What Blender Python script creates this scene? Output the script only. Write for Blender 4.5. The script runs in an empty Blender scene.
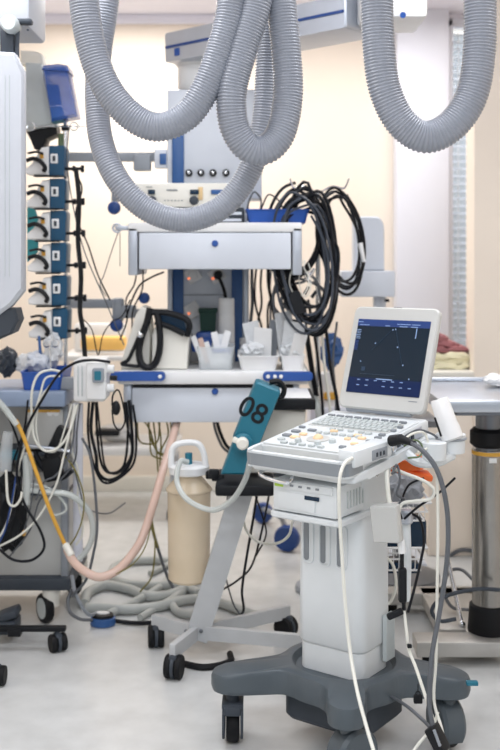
import bpy, bmesh, math, random
from mathutils import Vector, Matrix
random.seed(7)
scene = bpy.context.scene
COL = scene.collection
# ------------------------------------------------------------------ camera, light, exposure
EYE = 1.5; F = 1042.0; HX = 250.0; HY = 258.0
cam = bpy.data.objects.new('camera', bpy.data.cameras.new('camera')); COL.objects.link(cam)
cam.data.sensor_fit = 'VERTICAL'; cam.data.sensor_height = 36; cam.data.lens = 36*F/750
cam.data.sensor_width = 24
cam.data.shift_y = -(375-HY)/750
cam.location = (0, 0, EYE); cam.rotation_euler = (math.pi/2, 0, 0)
cam.data.dof.use_dof = True; cam.data.dof.focus_distance = 3.15; cam.data.dof.aperture_fstop = 2.6
cam.data.clip_start = .05
scene.camera = cam
scene.view_settings.view_transform = 'Standard'; scene.view_settings.look = 'None'
scene.view_settings.gamma = 1; scene.view_settings.exposure = 0.0
w = bpy.data.worlds.new('world'); scene.world = w; w.use_nodes = True
bg = w.node_tree.nodes['Background']; bg.inputs[0].default_value = (.86, .93, 1, 1); bg.inputs[1].default_value = 0.62
def area(name, loc, size, power, color=(1, 1, 1), rot=(0, 0, 0), sy=None):
    l = bpy.data.lights.new(name, 'AREA'); l.energy = power; l.color = color; l.size = size
    if sy: l.shape = 'RECTANGLE'; l.size_y = sy
    o = bpy.data.objects.new(name, l); COL.objects.link(o); o.location = loc; o.rotation_euler = rot
    return o
area('ceiling_or_fill_lamp', (-.75, 5.9, 3.0), .9, 36, (1, .97, .93), sy=.5)
area('ceiling_or_fill_lamp', (.9, 5.7, 3.0), .9, 19, (1, .97, .94), sy=.5)
area('ceiling_or_fill_lamp', (-.9, 3.2, 3.0), 1.2, 29, (.97, .98, 1), sy=.6)
area('ceiling_or_fill_lamp', (.9, 3.3, 3.0), 1.2, 29, (.97, .98, 1), sy=.6)
area('ceiling_or_fill_lamp', (0, 1.0, 3.0), 1.2, 36, (.97, .98, 1), sy=.6)
area('ceiling_or_fill_lamp', (-.3, -.4, 2.9), 1.4, 30, (.96, .98, 1), rot=(math.radians(62), 0, 0), sy=.5)  # added front fill behind the camera, tilted forward to lighten the shelves

area('window_daylight', ((465-HX)*6.7/F, 7.1, 2.4), .5, 14, (.8, .9, 1), rot=(math.radians(-75), 0, 0), sy=1.6)
# ------------------------------------------------------------------ helpers
def P(px, py, Y): return Vector(((px-HX)*Y/F, Y, EYE+(HY-py)*Y/F))
def lin(c): return tuple(((v/12.92) if v <= .04045 else ((v+.055)/1.055)**2.4) for v in c)
MATS = {}
def mat(name, rgb, rough=.5, metal=0, noise=.03, scale=12, trans=0, alpha=1, emit=0, bump=0, coat=0):
    m = bpy.data.materials.new(name); m.use_nodes = True; nt = m.node_tree; b = nt.nodes['Principled BSDF']
    c = lin([v/255 for v in rgb])
    b.inputs['Roughness'].default_value = rough; b.inputs['Metallic'].default_value = metal
    tc = nt.nodes.new('ShaderNodeTexCoord'); nz = nt.nodes.new('ShaderNodeTexNoise'); nz.inputs['Scale'].default_value = scale
    nz.inputs['Detail'].default_value = 4
    nt.links.new(tc.outputs['Object'], nz.inputs['Vector'])
    cr = nt.nodes.new('ShaderNodeValToRGB')
    cr.color_ramp.elements[0].position = .3; cr.color_ramp.elements[1].position = .7
    cr.color_ramp.elements[0].color = (*[max(0, v*(1-noise*2)) for v in c], 1)
    cr.color_ramp.elements[1].color = (*[min(1, v*(1+noise)) for v in c], 1)
    nt.links.new(nz.outputs['Fac'], cr.inputs['Fac']); nt.links.new(cr.outputs['Color'], b.inputs['Base Color'])
    if max(rgb) < 90 and not metal: b.inputs['Specular IOR Level'].default_value = .22
    if trans: b.inputs['Transmission Weight'].default_value = trans
    if alpha < 1: b.inputs['Alpha'].default_value = alpha
    if coat: b.inputs['Coat Weight'].default_value = coat
    if emit:
        b.inputs['Emission Strength'].default_value = emit; b.inputs['Emission Color'].default_value = (*c, 1)
    if bump:
        bp = nt.nodes.new('ShaderNodeBump'); bp.inputs['Strength'].default_value = bump; bp.inputs['Distance'].default_value = .01
        nt.links.new(nz.outputs['Fac'], bp.inputs['Height']); nt.links.new(bp.outputs['Normal'], b.inputs['Normal'])
    MATS[name] = m; return m
mat('wall', (239, 228, 215), .8, noise=.012, scale=2)
mat('wall_white', (220, 223, 234), .7, noise=.01, scale=2)
mat('ceiling', (236, 236, 248), .9, noise=.01, scale=2)
mat('floor', (204, 206, 206), .22, noise=.05, scale=9)
mat('white', (228, 229, 230), .4, noise=.015)
mat('warm_white', (226, 224, 216), .4, noise=.015)
mat('mon_white', (188, 192, 200), .5, noise=.01)
mat('us_white', (214, 219, 222), .38, noise=.012)
mat('band_grey', (142, 149, 156), .38, .35)
mat('recess_shade', (176, 166, 148), .6)  # handle floor, darker and warmer: shading of the opening put into its colour
mat('us_lid', (190, 191, 189), .4, noise=.012)
mat('pale_blue', (208, 214, 224), .35, noise=.012)
mat('steel', (190, 195, 203), .3, .85, noise=.02)
mat('alu', (190, 196, 206), .38, .6, noise=.02)
mat('chrome', (225, 228, 232), .14, 1, noise=.01)
mat('dark_steel', (120, 124, 130), .35, .8)
mat('base_steel', (186, 184, 180), .45, .6, noise=.05)
mat('brushed', (160, 157, 152), .26, .9, noise=.05)
mat('grey', (146, 152, 160), .45)
mat('stand_grey', (182, 185, 188), .42)
mat('hose_floor', (172, 176, 174), .5)
mat('hose', (147, 152, 163), .3, noise=.02)
mat('base_grey', (76, 85, 92), .42, noise=.02)
mat('dark_grey', (64, 70, 78), .5)
mat('black', (24, 26, 30), .45)
mat('rubber', (20, 21, 24), .6)
mat('cable_black', (16, 19, 26), .4)
mat('coil_grey', (62, 68, 78), .35)
mat('cable_grey', (88, 92, 98), .45)
mat('cable_white', (222, 222, 214), .4)
mat('tube_clear', (206, 212, 210), .25, alpha=.75)
mat('cable_olive', (120, 112, 48), .5)
mat('slate_blue', (140, 156, 182), .4)
mat('blue', (36, 80, 156), .4)
mat('strip_blue', (44, 88, 146), .4)
mat('tray_blue', (32, 84, 172), .4)
mat('deep_blue', (28, 66, 132), .4)
mat('pump_teal', (18, 72, 104), .4)
mat('teal', (24, 108, 130), .45, noise=.04, scale=6)
mat('teal_cloth', (60, 150, 160), .8)
mat('clear_blue', (58, 96, 176), .15, alpha=.72, noise=.1, scale=9)
mat('clear', (226, 232, 236), .12, alpha=.38)
mat('crumple', (226, 230, 234), .3, alpha=.8, bump=.6, scale=40)
mat('canister', (226, 208, 180), .25, alpha=.7, noise=.05, scale=4)
mat('brass_green', (98, 118, 84), .4)
mat('green_dark', (36, 66, 58), .5)
mat('orange', (240, 110, 44), .45)
mat('yellow', (212, 160, 60), .5)
mat('amber', (250, 200, 110), .5)
mat('peach', (226, 196, 182), .22, alpha=.82)
mat('pink', (160, 104, 108), .85, noise=.08, scale=5, bump=.5)
mat('cream_cloth', (238, 232, 200), .85, noise=.06, scale=8, bump=.6)
mat('key', (190, 197, 198), .5)
mat('key_dark', (128, 134, 140), .5)
mat('key_warm', (240, 208, 168), .5)
mat('screen', (20, 32, 44), .2, emit=.45, noise=.05, scale=3)
mat('ui_blue', (10, 46, 104), .3, emit=.35)
mat('ui_navy', (8, 28, 66), .3, emit=.35)
mat('ui_white', (130, 156, 196), .4, emit=.3)
mat('ui_dim', (38, 56, 76), .4, emit=.3)
mat('lcd_green', (140, 170, 60), .4, emit=.4)
mat('led_orange', (255, 130, 80), .4, emit=1.4)
mat('display', (30, 50, 70), .2)
mat('skin_tan', (214, 186, 140), .6)
mat('red', (190, 60, 50), .5)

class MB:
    def __init__(s): s.bm = bmesh.new()
    def _x(s, vs, M):
        if M is not None: bmesh.ops.transform(s.bm, matrix=M, verts=vs)
    def box(s, c, d, bev=0, M=None, seg=2, R=None):
        g = bmesh.ops.create_cube(s.bm, size=1); vs = g['verts']
        for v in vs: v.co = Vector((v.co.x*d[0], v.co.y*d[1], v.co.z*d[2]))
        if bev:
            es = list({e for v in vs for e in v.link_edges})
            r = bmesh.ops.bevel(s.bm, geom=es, offset=min(bev, min(d)*.45), segments=seg, profile=.5, affect='EDGES')
            vs = list({v for f in r['faces'] for v in f.verts} | {v for v in vs if v.is_valid})
        T = Matrix.Translation(Vector(c))
        if R is not None: T = T @ R.to_4x4()
        if M is not None: T = M @ T
        s._x(vs, T); return s
    def prism(s, pts, z0, z1, M=None, bev=0):
        """outline in XY, extruded z0..z1"""
        n = len(pts); a = []; b = []
        if bev:
            cx = sum(p[0] for p in pts)/n; cy = sum(p[1] for p in pts)/n
            def ins(p):
                v = Vector((p[0]-cx, p[1]-cy)); L = v.length
                k = (L-bev)/L if L > bev else .5
                return (cx+v.x*k, cy+v.y*k)
            inner = [ins(p) for p in pts]
            lv = [(inner, z0), (pts, z0+bev), (pts, z1-bev), (inner, z1)]
        else: lv = [(pts, z0), (pts, z1)]
        rings = [[s.bm.verts.new((p[0], p[1], z)) for p in q] for q, z in lv]
        for A, B in zip(rings, rings[1:]):
            for i in range(n): s.bm.faces.new((A[i], A[(i+1) % n], B[(i+1) % n], B[i]))
        s.bm.faces.new(rings[0][::-1]); s.bm.faces.new(rings[-1])
        s._x([v for r in rings for v in r], M); return s
    def lathe(s, prof, M=None, n=24, sx=1, sy=1):
        rings = []
        for r, z in prof:
            rings.append([s.bm.verts.new((math.cos(2*math.pi*i/n)*r*sx, math.sin(2*math.pi*i/n)*r*sy, z)) for i in range(n)])
        for A, B in zip(rings, rings[1:]):
            for i in range(n): s.bm.faces.new((A[i], A[(i+1) % n], B[(i+1) % n], B[i]))
        if prof[0][0] > 1e-5: s.bm.faces.new(rings[0][::-1])
        if prof[-1][0] > 1e-5: s.bm.faces.new(rings[-1])
        vs = [v for r in rings for v in r]; s._x(vs, M); return s
    def cyl(s, p0, p1, r0, r1=None, n=20, bev=0):
        p0 = Vector(p0); p1 = Vector(p1); r1 = r0 if r1 is None else r1
        d = p1-p0; L = d.length; M = Matrix.Translation(p0) @ d.to_track_quat('Z', 'Y').to_matrix().to_4x4()
        prof = [(r0-bev, 0), (r0, bev), (r1, L-bev), (r1-bev, L)] if bev else [(r0, 0), (r1, L)]
        return s.lathe(prof, M, n)
    def sphere(s, c, r, sc=(1, 1, 1), n=16):
        prof = [(max(1e-6, r*math.sin(math.pi*i/10)), -r*math.cos(math.pi*i/10)) for i in range(11)]
        return s.lathe(prof, Matrix.Translation(Vector(c)) @ Matrix.Diagonal((*sc, 1)), n)
    def torus(s, c, R, r, M=None, n=28):
        pts = [Vector((math.cos(a)*R, math.sin(a)*R, 0)) for a in [2*math.pi*i/n for i in range(n)]]
        T = Matrix.Translation(Vector(c)) @ (M.to_4x4() if M is not None else Matrix())
        return s.sweep([T @ p for p in pts], r, closed=True)
    def sweep(s, pts, r, n=8, closed=False):
        """pts: fine list; r: number or list"""
        N = len(pts); tn = []
        for i in range(N):
            a = pts[(i-1) % N] if (closed or i > 0) else pts[i]; b = pts[(i+1) % N] if (closed or i < N-1) else pts[i]
            t = (b-a); tn.append(t.normalized() if t.length > 1e-9 else Vector((0, 0, 1)))
        u = tn[0].orthogonal().normalized(); rings = []
        for i in range(N):
            u = (u-tn[i]*u.dot(tn[i]))
            u = u.normalized() if u.length > 1e-6 else tn[i].orthogonal().normalized()
            v = tn[i].cross(u); rr = r[i] if isinstance(r, list) else r
            rings.append([s.bm.verts.new(pts[i]+(u*math.cos(2*math.pi*k/n)+v*math.sin(2*math.pi*k/n))*rr) for k in range(n)])
        pairs = list(zip(rings, rings[1:]))
        for A, B in pairs:
            for k in range(n): s.bm.faces.new((A[k], A[(k+1) % n], B[(k+1) % n], B[k]))
        if closed:
            A, B = rings[-1], rings[0]
            off = min(range(n), key=lambda o: sum((A[k].co-B[(k+o) % n].co).length for k in range(n)))
            for k in range(n): s.bm.faces.new((A[k], A[(k+1) % n], B[(k+1+off) % n], B[(k+off) % n]))
        else: s.bm.faces.new(rings[0][::-1]); s.bm.faces.new(rings[-1])
        return s
    def tube(s, pts, r, n=8, k=8): return s.sweep(spline(pts, k), r, n)
    def build(s, name, m, parent=None, world=False, origin=None, ang=35):
        bm = s.bm
        bmesh.ops.recalc_face_normals(bm, faces=bm.faces)
        me = bpy.data.meshes.new(name)
        if parent is not None:
            if world: bmesh.ops.transform(bm, matrix=root_matrix(parent).inverted(), verts=bm.verts)
        else:
            if origin is None:
                xs = [v.co for v in bm.verts]
                origin = Vector(((min(v.x for v in xs)+max(v.x for v in xs))/2, (min(v.y for v in xs)+max(v.y for v in xs))/2, min(v.z for v in xs)))
            bmesh.ops.translate(bm, vec=-Vector(origin), verts=bm.verts)
        bm.to_mesh(me); bm.free()
        for p in me.polygons: p.use_smooth = True
        me.set_sharp_from_angle(angle=math.radians(ang))
        me.materials.append(MATS[m])
        o = bpy.data.objects.new(name, me); COL.objects.link(o)
        if parent is not None: o.parent = parent
        else: o.location = origin
        return o
def root_matrix(o):
    M = Matrix.LocRotScale(o.location, o.rotation_euler, None)
    return (root_matrix(o.parent) @ M) if o.parent else M
def spline(p, k=8):
    p = [Vector(q) for q in p]; q = [p[0]*2-p[1]]+p+[p[-1]*2-p[-2]]; out = []
    for i in range(1, len(q)-2):
        for j in range(k):
            t = j/k; a, b, c, d = q[i-1:i+3]
            out.append(.5*((2*b)+(c-a)*t+(2*a-5*b+4*c-d)*t*t+(3*b-a-3*c+d)*t**3))
    out.append(p[-1]); return out
def resample(pts, step):
    out = [pts[0]]; acc = 0
    for a, b in zip(pts, pts[1:]):
        L = (b-a).length; t = step-acc
        while t <= L: out.append(a.lerp(b, t/L)); t += step
        acc = (acc+L) % step if step else 0
    return out
def tag(o, label, cat, group=None, kind=None):
    o['label'] = label; o['category'] = cat
    if group: o['group'] = group
    if kind: o['kind'] = kind
    return o
def thing(name, label, cat, loc, rz=0, group=None):
    o = bpy.data.objects.new(name, None); COL.objects.link(o); o.location = Vector(loc); o.rotation_euler = (0, 0, rz); o.empty_display_size = .1
    return tag(o, label, cat, group)
def struct(o): o['kind'] = 'structure'; return o
def copy_tree(o, parent=None):
    c = o.copy(); COL.objects.link(c); c.parent = parent
    for ch in list(o.children): copy_tree(ch, c)
    return c
def cable(name, pts, r, m, label, cat='cable', group=None, n=8):
    """pts: (px, py, Y) points through which the cable hangs"""
    if r < .01: r *= .84
    o = MB().tube([P(*q) for q in pts], r, n).build(name, m)
    return tag(o, label, cat, group)
def rrect(w, h, r, n=5, cx=0, cy=0):
    o = []
    for qx, qy, a0 in ((1, 1, 0), (-1, 1, 90), (-1, -1, 180), (1, -1, 270)):
        for i in range(n+1):
            a = math.radians(a0+90*i/n); o.append((cx+qx*(w/2-r)+r*math.cos(a), cy+qy*(h/2-r)+r*math.sin(a)))
    return o
def frame(o, x, y):
    x = Vector(x).normalized(); y = Vector(y); y = (y-x*y.dot(x)).normalized(); z = x.cross(y)
    M = Matrix((x, y, z)).transposed().to_4x4(); M.translation = Vector(o); return M
FRONT = lambda o: frame(o, (1, 0, 0), (0, 0, 1))      # local x right, y up, z toward the camera side
def lettering(txt, M, size, m, parent, name='lettering', depth=.0006, world=True, align='CENTER', bold=0):
    cu = bpy.data.curves.new('t', 'FONT'); cu.body = txt; cu.size = size; cu.extrude = depth; cu.offset = bold; cu.align_x = align; cu.align_y = 'CENTER'
    ob = bpy.data.objects.new('t', cu); COL.objects.link(ob)
    bpy.context.view_layer.update()
    me = bpy.data.meshes.new_from_object(ob.evaluated_get(bpy.context.evaluated_depsgraph_get()))
    bpy.data.objects.remove(ob)
    T = (root_matrix(parent).inverted() @ M) if world else M
    me.transform(T); me.materials.clear(); me.materials.append(MATS[m]); me.name = name
    o = bpy.data.objects.new(name, me); COL.objects.link(o); o.parent = parent; return o

# ------------------------------------------------------------------ the room
CEIL = 3.06; BY = 6.7; LX = -2.1; RX = 2.3
struct(MB().box(((LX+RX)/2, 3.1, -.05), (RX-LX+.4, 7.8, .1)).build('floor', 'floor'))
struct(MB().box(((LX+RX)/2, 3.1, CEIL+.05), (RX-LX+.4, 7.8, .1)).build('ceiling', 'ceiling'))
struct(MB().box((LX-.05, 3.1, CEIL/2), (.1, 7.4, CEIL)).build('wall_left', 'wall'))
struct(MB().box((RX+.05, 3.1, CEIL/2), (.1, 7.4, CEIL)).build('wall_right', 'wall'))
wx0, wx1, wz0, wz1 = P(450, 0, BY).x, P(480, 0, BY).x, .92, 2.98
b = MB()
b.box(((LX+wx0)/2, BY+.1, CEIL/2), (wx0-LX, .2, CEIL)); b.box(((wx1+RX)/2, BY+.1, CEIL/2), (RX-wx1, .2, CEIL))
b.box(((wx0+wx1)/2, BY+.1, wz0/2), (wx1-wx0, .2, wz0)); b.box(((wx0+wx1)/2, BY+.1, (wz1+CEIL)/2), (wx1-wx0, .2, CEIL-wz1))
struct(b.build('wall_back', 'wall'))
# nearer beige wall section at the right
struct(MB().box(((P(474.5, 0, 5.2).x+RX)/2, 5.3, CEIL/2), (RX-P(474.5, 0, 5.2).x, .2, CEIL)).build('wall_niche', 'wall'))
# white boxed pillar
struct(MB().box((P(421, 0, 6.6).x, 6.61, CEIL/2), (.325, .17, CEIL), .004).build('wall_pillar', 'wall_white'))
# ceiling cornice and skirting
struct(MB().box(((LX+RX)/2, BY-.02, CEIL-.03), (RX-LX, .04, .06), .006).build('trim_1', 'ceiling'))
struct(MB().box(((LX+wx0)/2, BY-.008, .05), (wx0-LX, .016, .1), .003).build('baseboard_back', 'warm_white'))
# window
win = bpy.data.objects.new('window_1', None); win['kind'] = 'structure'; COL.objects.link(win); win.location = ((wx0+wx1)/2, BY, wz0)
b = MB(); cx = (wx0+wx1)/2
for x in (wx0-.015, wx1+.015): b.box((x, BY-.02, (wz0+wz1)/2), (.05, .08, wz1-wz0+.1), .006)
for z in (wz0-.02, wz1+.02): b.box((cx, BY-.02, z), (wx1-wx0+.08, .08, .05), .006)
b.build('window_frame', 'wall_white', win, True)
MB().box((cx, BY+.06, (wz0+wz1)/2), (wx1-wx0, .01, wz1-wz0)).build('pane', 'clear', win, True)
bl = thing('window_blind', 'pale blue slatted blind hanging in the tall narrow window', 'blind', (cx, BY+.01, wz0+.02))
b = MB(); R = Matrix.Rotation(math.radians(28), 3, 'X')
for i in range(42): b.box((cx, BY+.015, wz0+.05+i*.048), (wx1-wx0-.03, .026, .003), 0, R=R)
b.build('slat', 'pale_blue', bl, True)
MB().cyl((wx0+.05, BY-.012, wz0+.06), (wx0+.05, BY-.012, wz1-.03), .003).build('cord', 'white', bl, True)

# ------------------------------------------------------------------ low cabinet, folded cloths at right back
lc = thing('low_cabinet', 'beige low cabinet against the window wall behind the steel table', 'cabinet', (P(440, 0, 5.3).x, 5.5, 0))
x0, x1 = P(429, 0, 5.22).x, P(474, 0, 5.22).x
MB().box(((x0+x1)/2, 5.5, .45), (x1-x0, .52, .9), .006).build('body', 'wall', lc, True)
MB().box(((x0+x1)/2, 5.49, .915), (x1-x0+.02, .56, .03), .006).build('cabinet_top', 'warm_white', lc, True)
def cloth_stack(name, m, label, pts0, Y0, Y1, cat):
    b = MB()
    ol = [P(a, c, Y0) for a, c in pts0]
    pr = [(p.x, p.z) for p in ol]
    b.prism(pr, 0, Y1-Y0, frame((0, Y1, 0), (1, 0, 0), (0, 0, 1)), .012)
    return tag(b.build(name, m), label, cat)
def folded(name, m, label, cat, px0, px1, z0, hs_, Y0, dy, seed, taper=0):
    rnd = random.Random(seed); b = MB(); z = z0; x0, x1 = P(px0, 0, Y0).x, P(px1, 0, Y0).x
    for k, h in enumerate(hs_):
        a = x0+rnd.uniform(0, .03)+taper*k*.0; c = x1-rnd.uniform(0, .03)-taper*k
        n = 14; up = []; dn = []
        for i in range(n+1):
            t = i/n; x = a+(c-a)*t; e = min(1, min(t, 1-t)*8)**.5
            wv = .006*math.sin(t*11+k*2+seed)+.004*math.sin(t*23+k)
            up.append((x, z+h*(.5+.5*e)+wv)); dn.append((x, z+h*(.5-.5*e)+wv*.4))
        b.prism(dn+up[::-1], -(Y0+dy-rnd.uniform(0, .03)), -(Y0+rnd.uniform(0, .03)), MXR, .006); z += h*.92
    return tag(b.build(name, m, ang=60), label, cat), z
MXR = frame((0, 0, 0), (1, 0, 0), (0, 0, 1))
_, zc = folded('folded_blanket', 'cream_cloth', 'cream yellow folded blanket lying on the low cabinet by the window', 'blanket', 424, 475, .932, (.03, .028, .03), 5.3, .35, 3)
folded('folded_cloth', 'pink', 'dusky pink cloth heaped on top of the cream folded blanket', 'cloth', 424, 476, zc+.002, (.03, .03, .03, .028), 5.32, .28, 6, .055)

# ------------------------------------------------------------------ steel column table at right
TY = 3.93
tx = P(489, 0, TY).x
tb = thing('steel_column_table', 'stainless steel table on a thick round steel column with a black collar', 'table', (tx, TY, 0))
zt = 1.0
MB().box((P(440, 0, 3.66).x+.62, 3.955, zt-.022), (1.24, .59, .044), .006).build('tabletop', 'steel', tb, True)
MB().box((P(440, 0, 3.66).x+.62, 3.955, zt-.055), (1.1, .45, .02), .004).build('support_plate', 'dark_steel', tb, True)
MB().cyl((tx, TY, .12), (tx, TY, .78), .0635, n=40).build('lower_column', 'brushed', tb, True)
MB().cyl((tx, TY, .78), (tx, TY, .935), .05, n=40).build('upper_column', 'dark_steel', tb, True)
b = MB(); b.cyl((tx, TY, .79), (tx, TY, .86), .071, n=40, bev=.012); b.build('collar', 'rubber', tb, True)
MB().cyl((tx, TY, .762), (tx, TY, .776), .0645, n=40).build('label_band', 'yellow', tb, True)
MB().box((tx, TY-.066, .748), (.028, .003, .018), .001).build('sticker', 'white', tb, True)
MB().lathe([(.078, .09), (.08, .1), (.073, .195), (.066, .2)], Matrix.Translation((tx, TY, 0)), 36).build('column_boot', 'rubber', tb, True)
b = MB(); b.box((P(415, 0, 3.85).x+.5, 3.86, .068), (1.0, .11, .055), .004); b.box((tx-.02, 4.15, .068), (.13, .6, .05), .004)
b.box((tx-.13, 4.2, .068), (.1, .5, .05), .004); b.box((tx+.0, 4.42, .068), (.8, .1, .05), .004)
b.build('base_frame', 'base_steel', tb, True)
for x, y in ((P(415, 0, 3.85).x+.05, 3.86), (P(415, 0, 3.85).x+.95, 3.86), (tx-.3, 4.42), (tx+.3, 4.42)):
    MB().cyl((x, y, 0), (x, y, .045), .022, bev=.003).build('foot', 'rubber', tb, True)
b = MB(); b.cyl(P(447, 556, 4.15), P(462, 624, 3.98), .009); b.sphere(P(462, 624, 3.98), .014); b.build('foot_lever', 'chrome', tb, True)
MB().cyl(P(453, 412, 3.68), P(453, 424, 3.68), .008).build('bolt', 'black', tb, True)

MB().box((P(440, 0, 3.66).x+.62, 4.24, zt+.008), (1.24, .03, .014), .004).build('rear_rim', 'steel', tb, True)
b = MB(); g = bmesh.ops.create_icosphere(b.bm, subdivisions=3, radius=1); rnd = random.Random(2); c = P(496, 381, 4.05)
for v in g['verts']: k = 1+rnd.uniform(-.2, .1); v.co = Vector((c.x+v.co.x*.05*k, c.y+v.co.y*.05*k, zt+.026+v.co.z*.026*k))
tag(b.build('tissue', 'white', ang=15), 'small crumpled white tissue on the steel table at the right edge', 'tissue')
# ------------------------------------------------------------------ corrugated hoses
def hose(pts, r, label, pitch=.0098):
    rt = thing('corrugated_hose', label, 'hose', P(*pts[0]), 0, None)
    fine = resample(spline([P(*q) for q in pts], 40), pitch/4)
    rr = [r if (i % 4) in (0, 1) else r*.925 for i in range(len(fine))]
    MB().sweep(fine, rr, 24).build('hose_tube', 'hose', rt, True, ang=180)
    for e in (0, -1):
        p = Vector((fine[e].x, fine[e].y, CEIL)); MB().lathe([(r*1.25, -.05), (r*1.45, -.03), (r*1.45, 0)], Matrix.Translation(p)).build('ceiling_flange', 'white', rt, True)
    return rt
def top(px, Y): return (px, HY-(CEIL-.02-EYE)*F/Y, Y)
hose([top(82, 3.3), (82, -90, 3.3), (83, -10, 3.3), (91, 45, 3.3), (106, 86, 3.3), (130, 115, 3.3), (157, 127, 3.3), (186, 116, 3.3), (206, 88, 3.3), (222, 45, 3.3), (232, 0, 3.3), (236, -90, 3.3), top(236, 3.3)], .0475, 'thick grey corrugated hose hanging in the upper left loop')
hose([top(110, 3.62), (110, -60, 3.62), (107, 0, 3.62), (100, 50, 3.62), (97, 95, 3.6), (101, 140, 3.58), (117, 179, 3.55), (145, 208, 3.55), (180, 220, 3.55), (214, 212, 3.55), (238, 190, 3.55), (254, 160, 3.55), (264, 120, 3.55), (268, 60, 3.55), (270, 0, 3.55), (271, -70, 3.55), top(271, 3.55)], .0425, 'lowest hanging grey corrugated hose crossing the upper drawer unit')
hose([top(262, 3.3), (262, -60, 3.3), (257, 0, 3.3), (243, 48, 3.3), (232, 90, 3.3), (234, 125, 3.31), (248, 147, 3.32), (266, 149, 3.33), (281, 132, 3.34), (288, 95, 3.35), (286, 50, 3.35), (281, 0, 3.35), (278, -60, 3.35), top(278, 3.35)], .049, 'narrow bundled loop of grey corrugated hose right of centre')
hose([top(377, 3.2), (377, -60, 3.2), (377, 0, 3.2), (379, 50, 3.2), (385, 90, 3.2), (401, 122, 3.2), (425, 137, 3.2), (451, 126, 3.2), (471, 97, 3.2), (479, 55, 3.2), (480, 0, 3.2), (480, -60, 3.2), top(480, 3.2)], .0505, 'thick grey corrugated hose in the U loop at upper right')

# ------------------------------------------------------------------ ceiling pendant with beam, column and shelves
pd = thing('supply_pendant', 'white and blue ceiling supply pendant with two drawer shelves', 'medical pendant', (P(205, 0, 4.85).x, 4.85, CEIL))
A = P(182, 52, 4.9); B = P(362, 16, 4.27)
d = (B-A); L = d.length; Mb = frame((A+B)/2, d, (0, 0, 1))
MB().prism(rrect(L, .135, .012), -.12, .12, Mb, .006).build('beam', 'alu', pd, True)
MB().prism(rrect(L*.985, .012, .004), .118, .124, Mb).build('beam_stripe', 'deep_blue', pd, True)
b = MB(); b.prism(rrect(.03, .035, .004, cx=-L/2+.08, cy=-.03), .118, .124, Mb); b.build('beam_badge', 'blue', pd, True)
b = MB(); c = P(383, 0, 4.2); b.box((c.x+.03, 4.22, (2.44+CEIL)/2), (.26, .3, CEIL-2.44), .02); b.build('ceiling_mount', 'white', pd, True)
MB().cyl(P(403, 15, 4.06), P(403, 15, 4.04)+Vector((0, 0, 0)), .012).build('mount_badge', 'blue', pd, True)
MB().lathe([(.075, 0), (.085, .02), (.085, .12), (.1, .135), (.1, .15)], Matrix.Translation((P(196, 0, 4.88).x, 4.88, 2.27))).build('beam_joint', 'white', pd, True)
# column
cxl, cxr = P(167, 0, 4.75).x, P(249, 0, 4.75).x; ccx = (cxl+cxr)/2
ux = P(262, 0, 4.75).x
MB().box((ccx, 4.87, 1.52), (cxr-cxl, .22, 1.5), .01).build('column', 'pale_blue', pd, True)
MB().box(((cxl+ux)/2, 4.872, 2.02), (ux-cxl, .236, .5), .01).build('column_head', 'pale_blue', pd, True)
for x in (P(178, 0, 4.75).x, P(237, 0, 4.75).x):
    MB().box((x, 4.757, 1.23), (.05, .012, .86), .004).build('column_strip', 'strip_blue', pd, True)
MB().box((P(178, 0, 4.75).x, 4.752, 1.93), (.055, .012, .32), .004).build('column_strip', 'strip_blue', pd, True)
for x in (P(170, 0, 4.75).x, P(246, 0, 4.75).x):
    MB().box((x, 4.754, 1.25), (.02, .018, .9), .004).build('column_edge', 'alu', pd, True)
for px in (189, 201, 213, 226):
    c = P(px, 173, 4.752); o = MB().lathe([(.0165, 0), (.0165, .012), (.013, .016)], FRONT(c), 20).build('gas_outlet', 'black', pd, True)
    MB().lathe([(.007, .015), (.007, .02), (.004, .021)], FRONT(c), 12).build('outlet_core', 'chrome', o, True)
# electrical sockets (turned 30 degrees)
for px, py, led in ((193, 275, 1), (217, 275, 1), (193, 310, 1)):
    Ms = FRONT(P(px, py, 4.75)) @ Matrix.Rotation(math.radians(32), 4, 'Z')
    o = MB().prism(rrect(.066, .066, .006), 0, .01, Ms, .002).build('socket', 'white', pd, True)
    MB().lathe([(.021, .009), (.021, .011), (.019, .0095)], Ms, 20).build('socket_well', 'key', o, True)
    MB().lathe([(.005, .01), (.005, .013)], Ms @ Matrix.Translation((-.024, -.004, 0)), 10).build('indicator_light', 'led_orange', o, True)
MB().box((P(197, 295, 4.752).x+.03, 4.756, P(0, 295, 4.75).z), (.2, .004, .004)).build('panel_seam', 'grey', pd, True)
t = thing('power_plug', 'black round power plug with its cord in the upper right socket of the pendant column', 'plug', P(218, 275, 4.74))
MB().cyl(P(218, 275, 4.74), P(218, 275, 4.69), .021, .017, bev=.004).build('plug_body', 'black', t, True)
MB().tube([P(218, 276, 4.7), P(221, 282, 4.69), P(224, 290, 4.7), P(225.5, 300, 4.72), P(225, 330, 4.73)], .0076).build('cord', 'cable_black', t, True)
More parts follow.
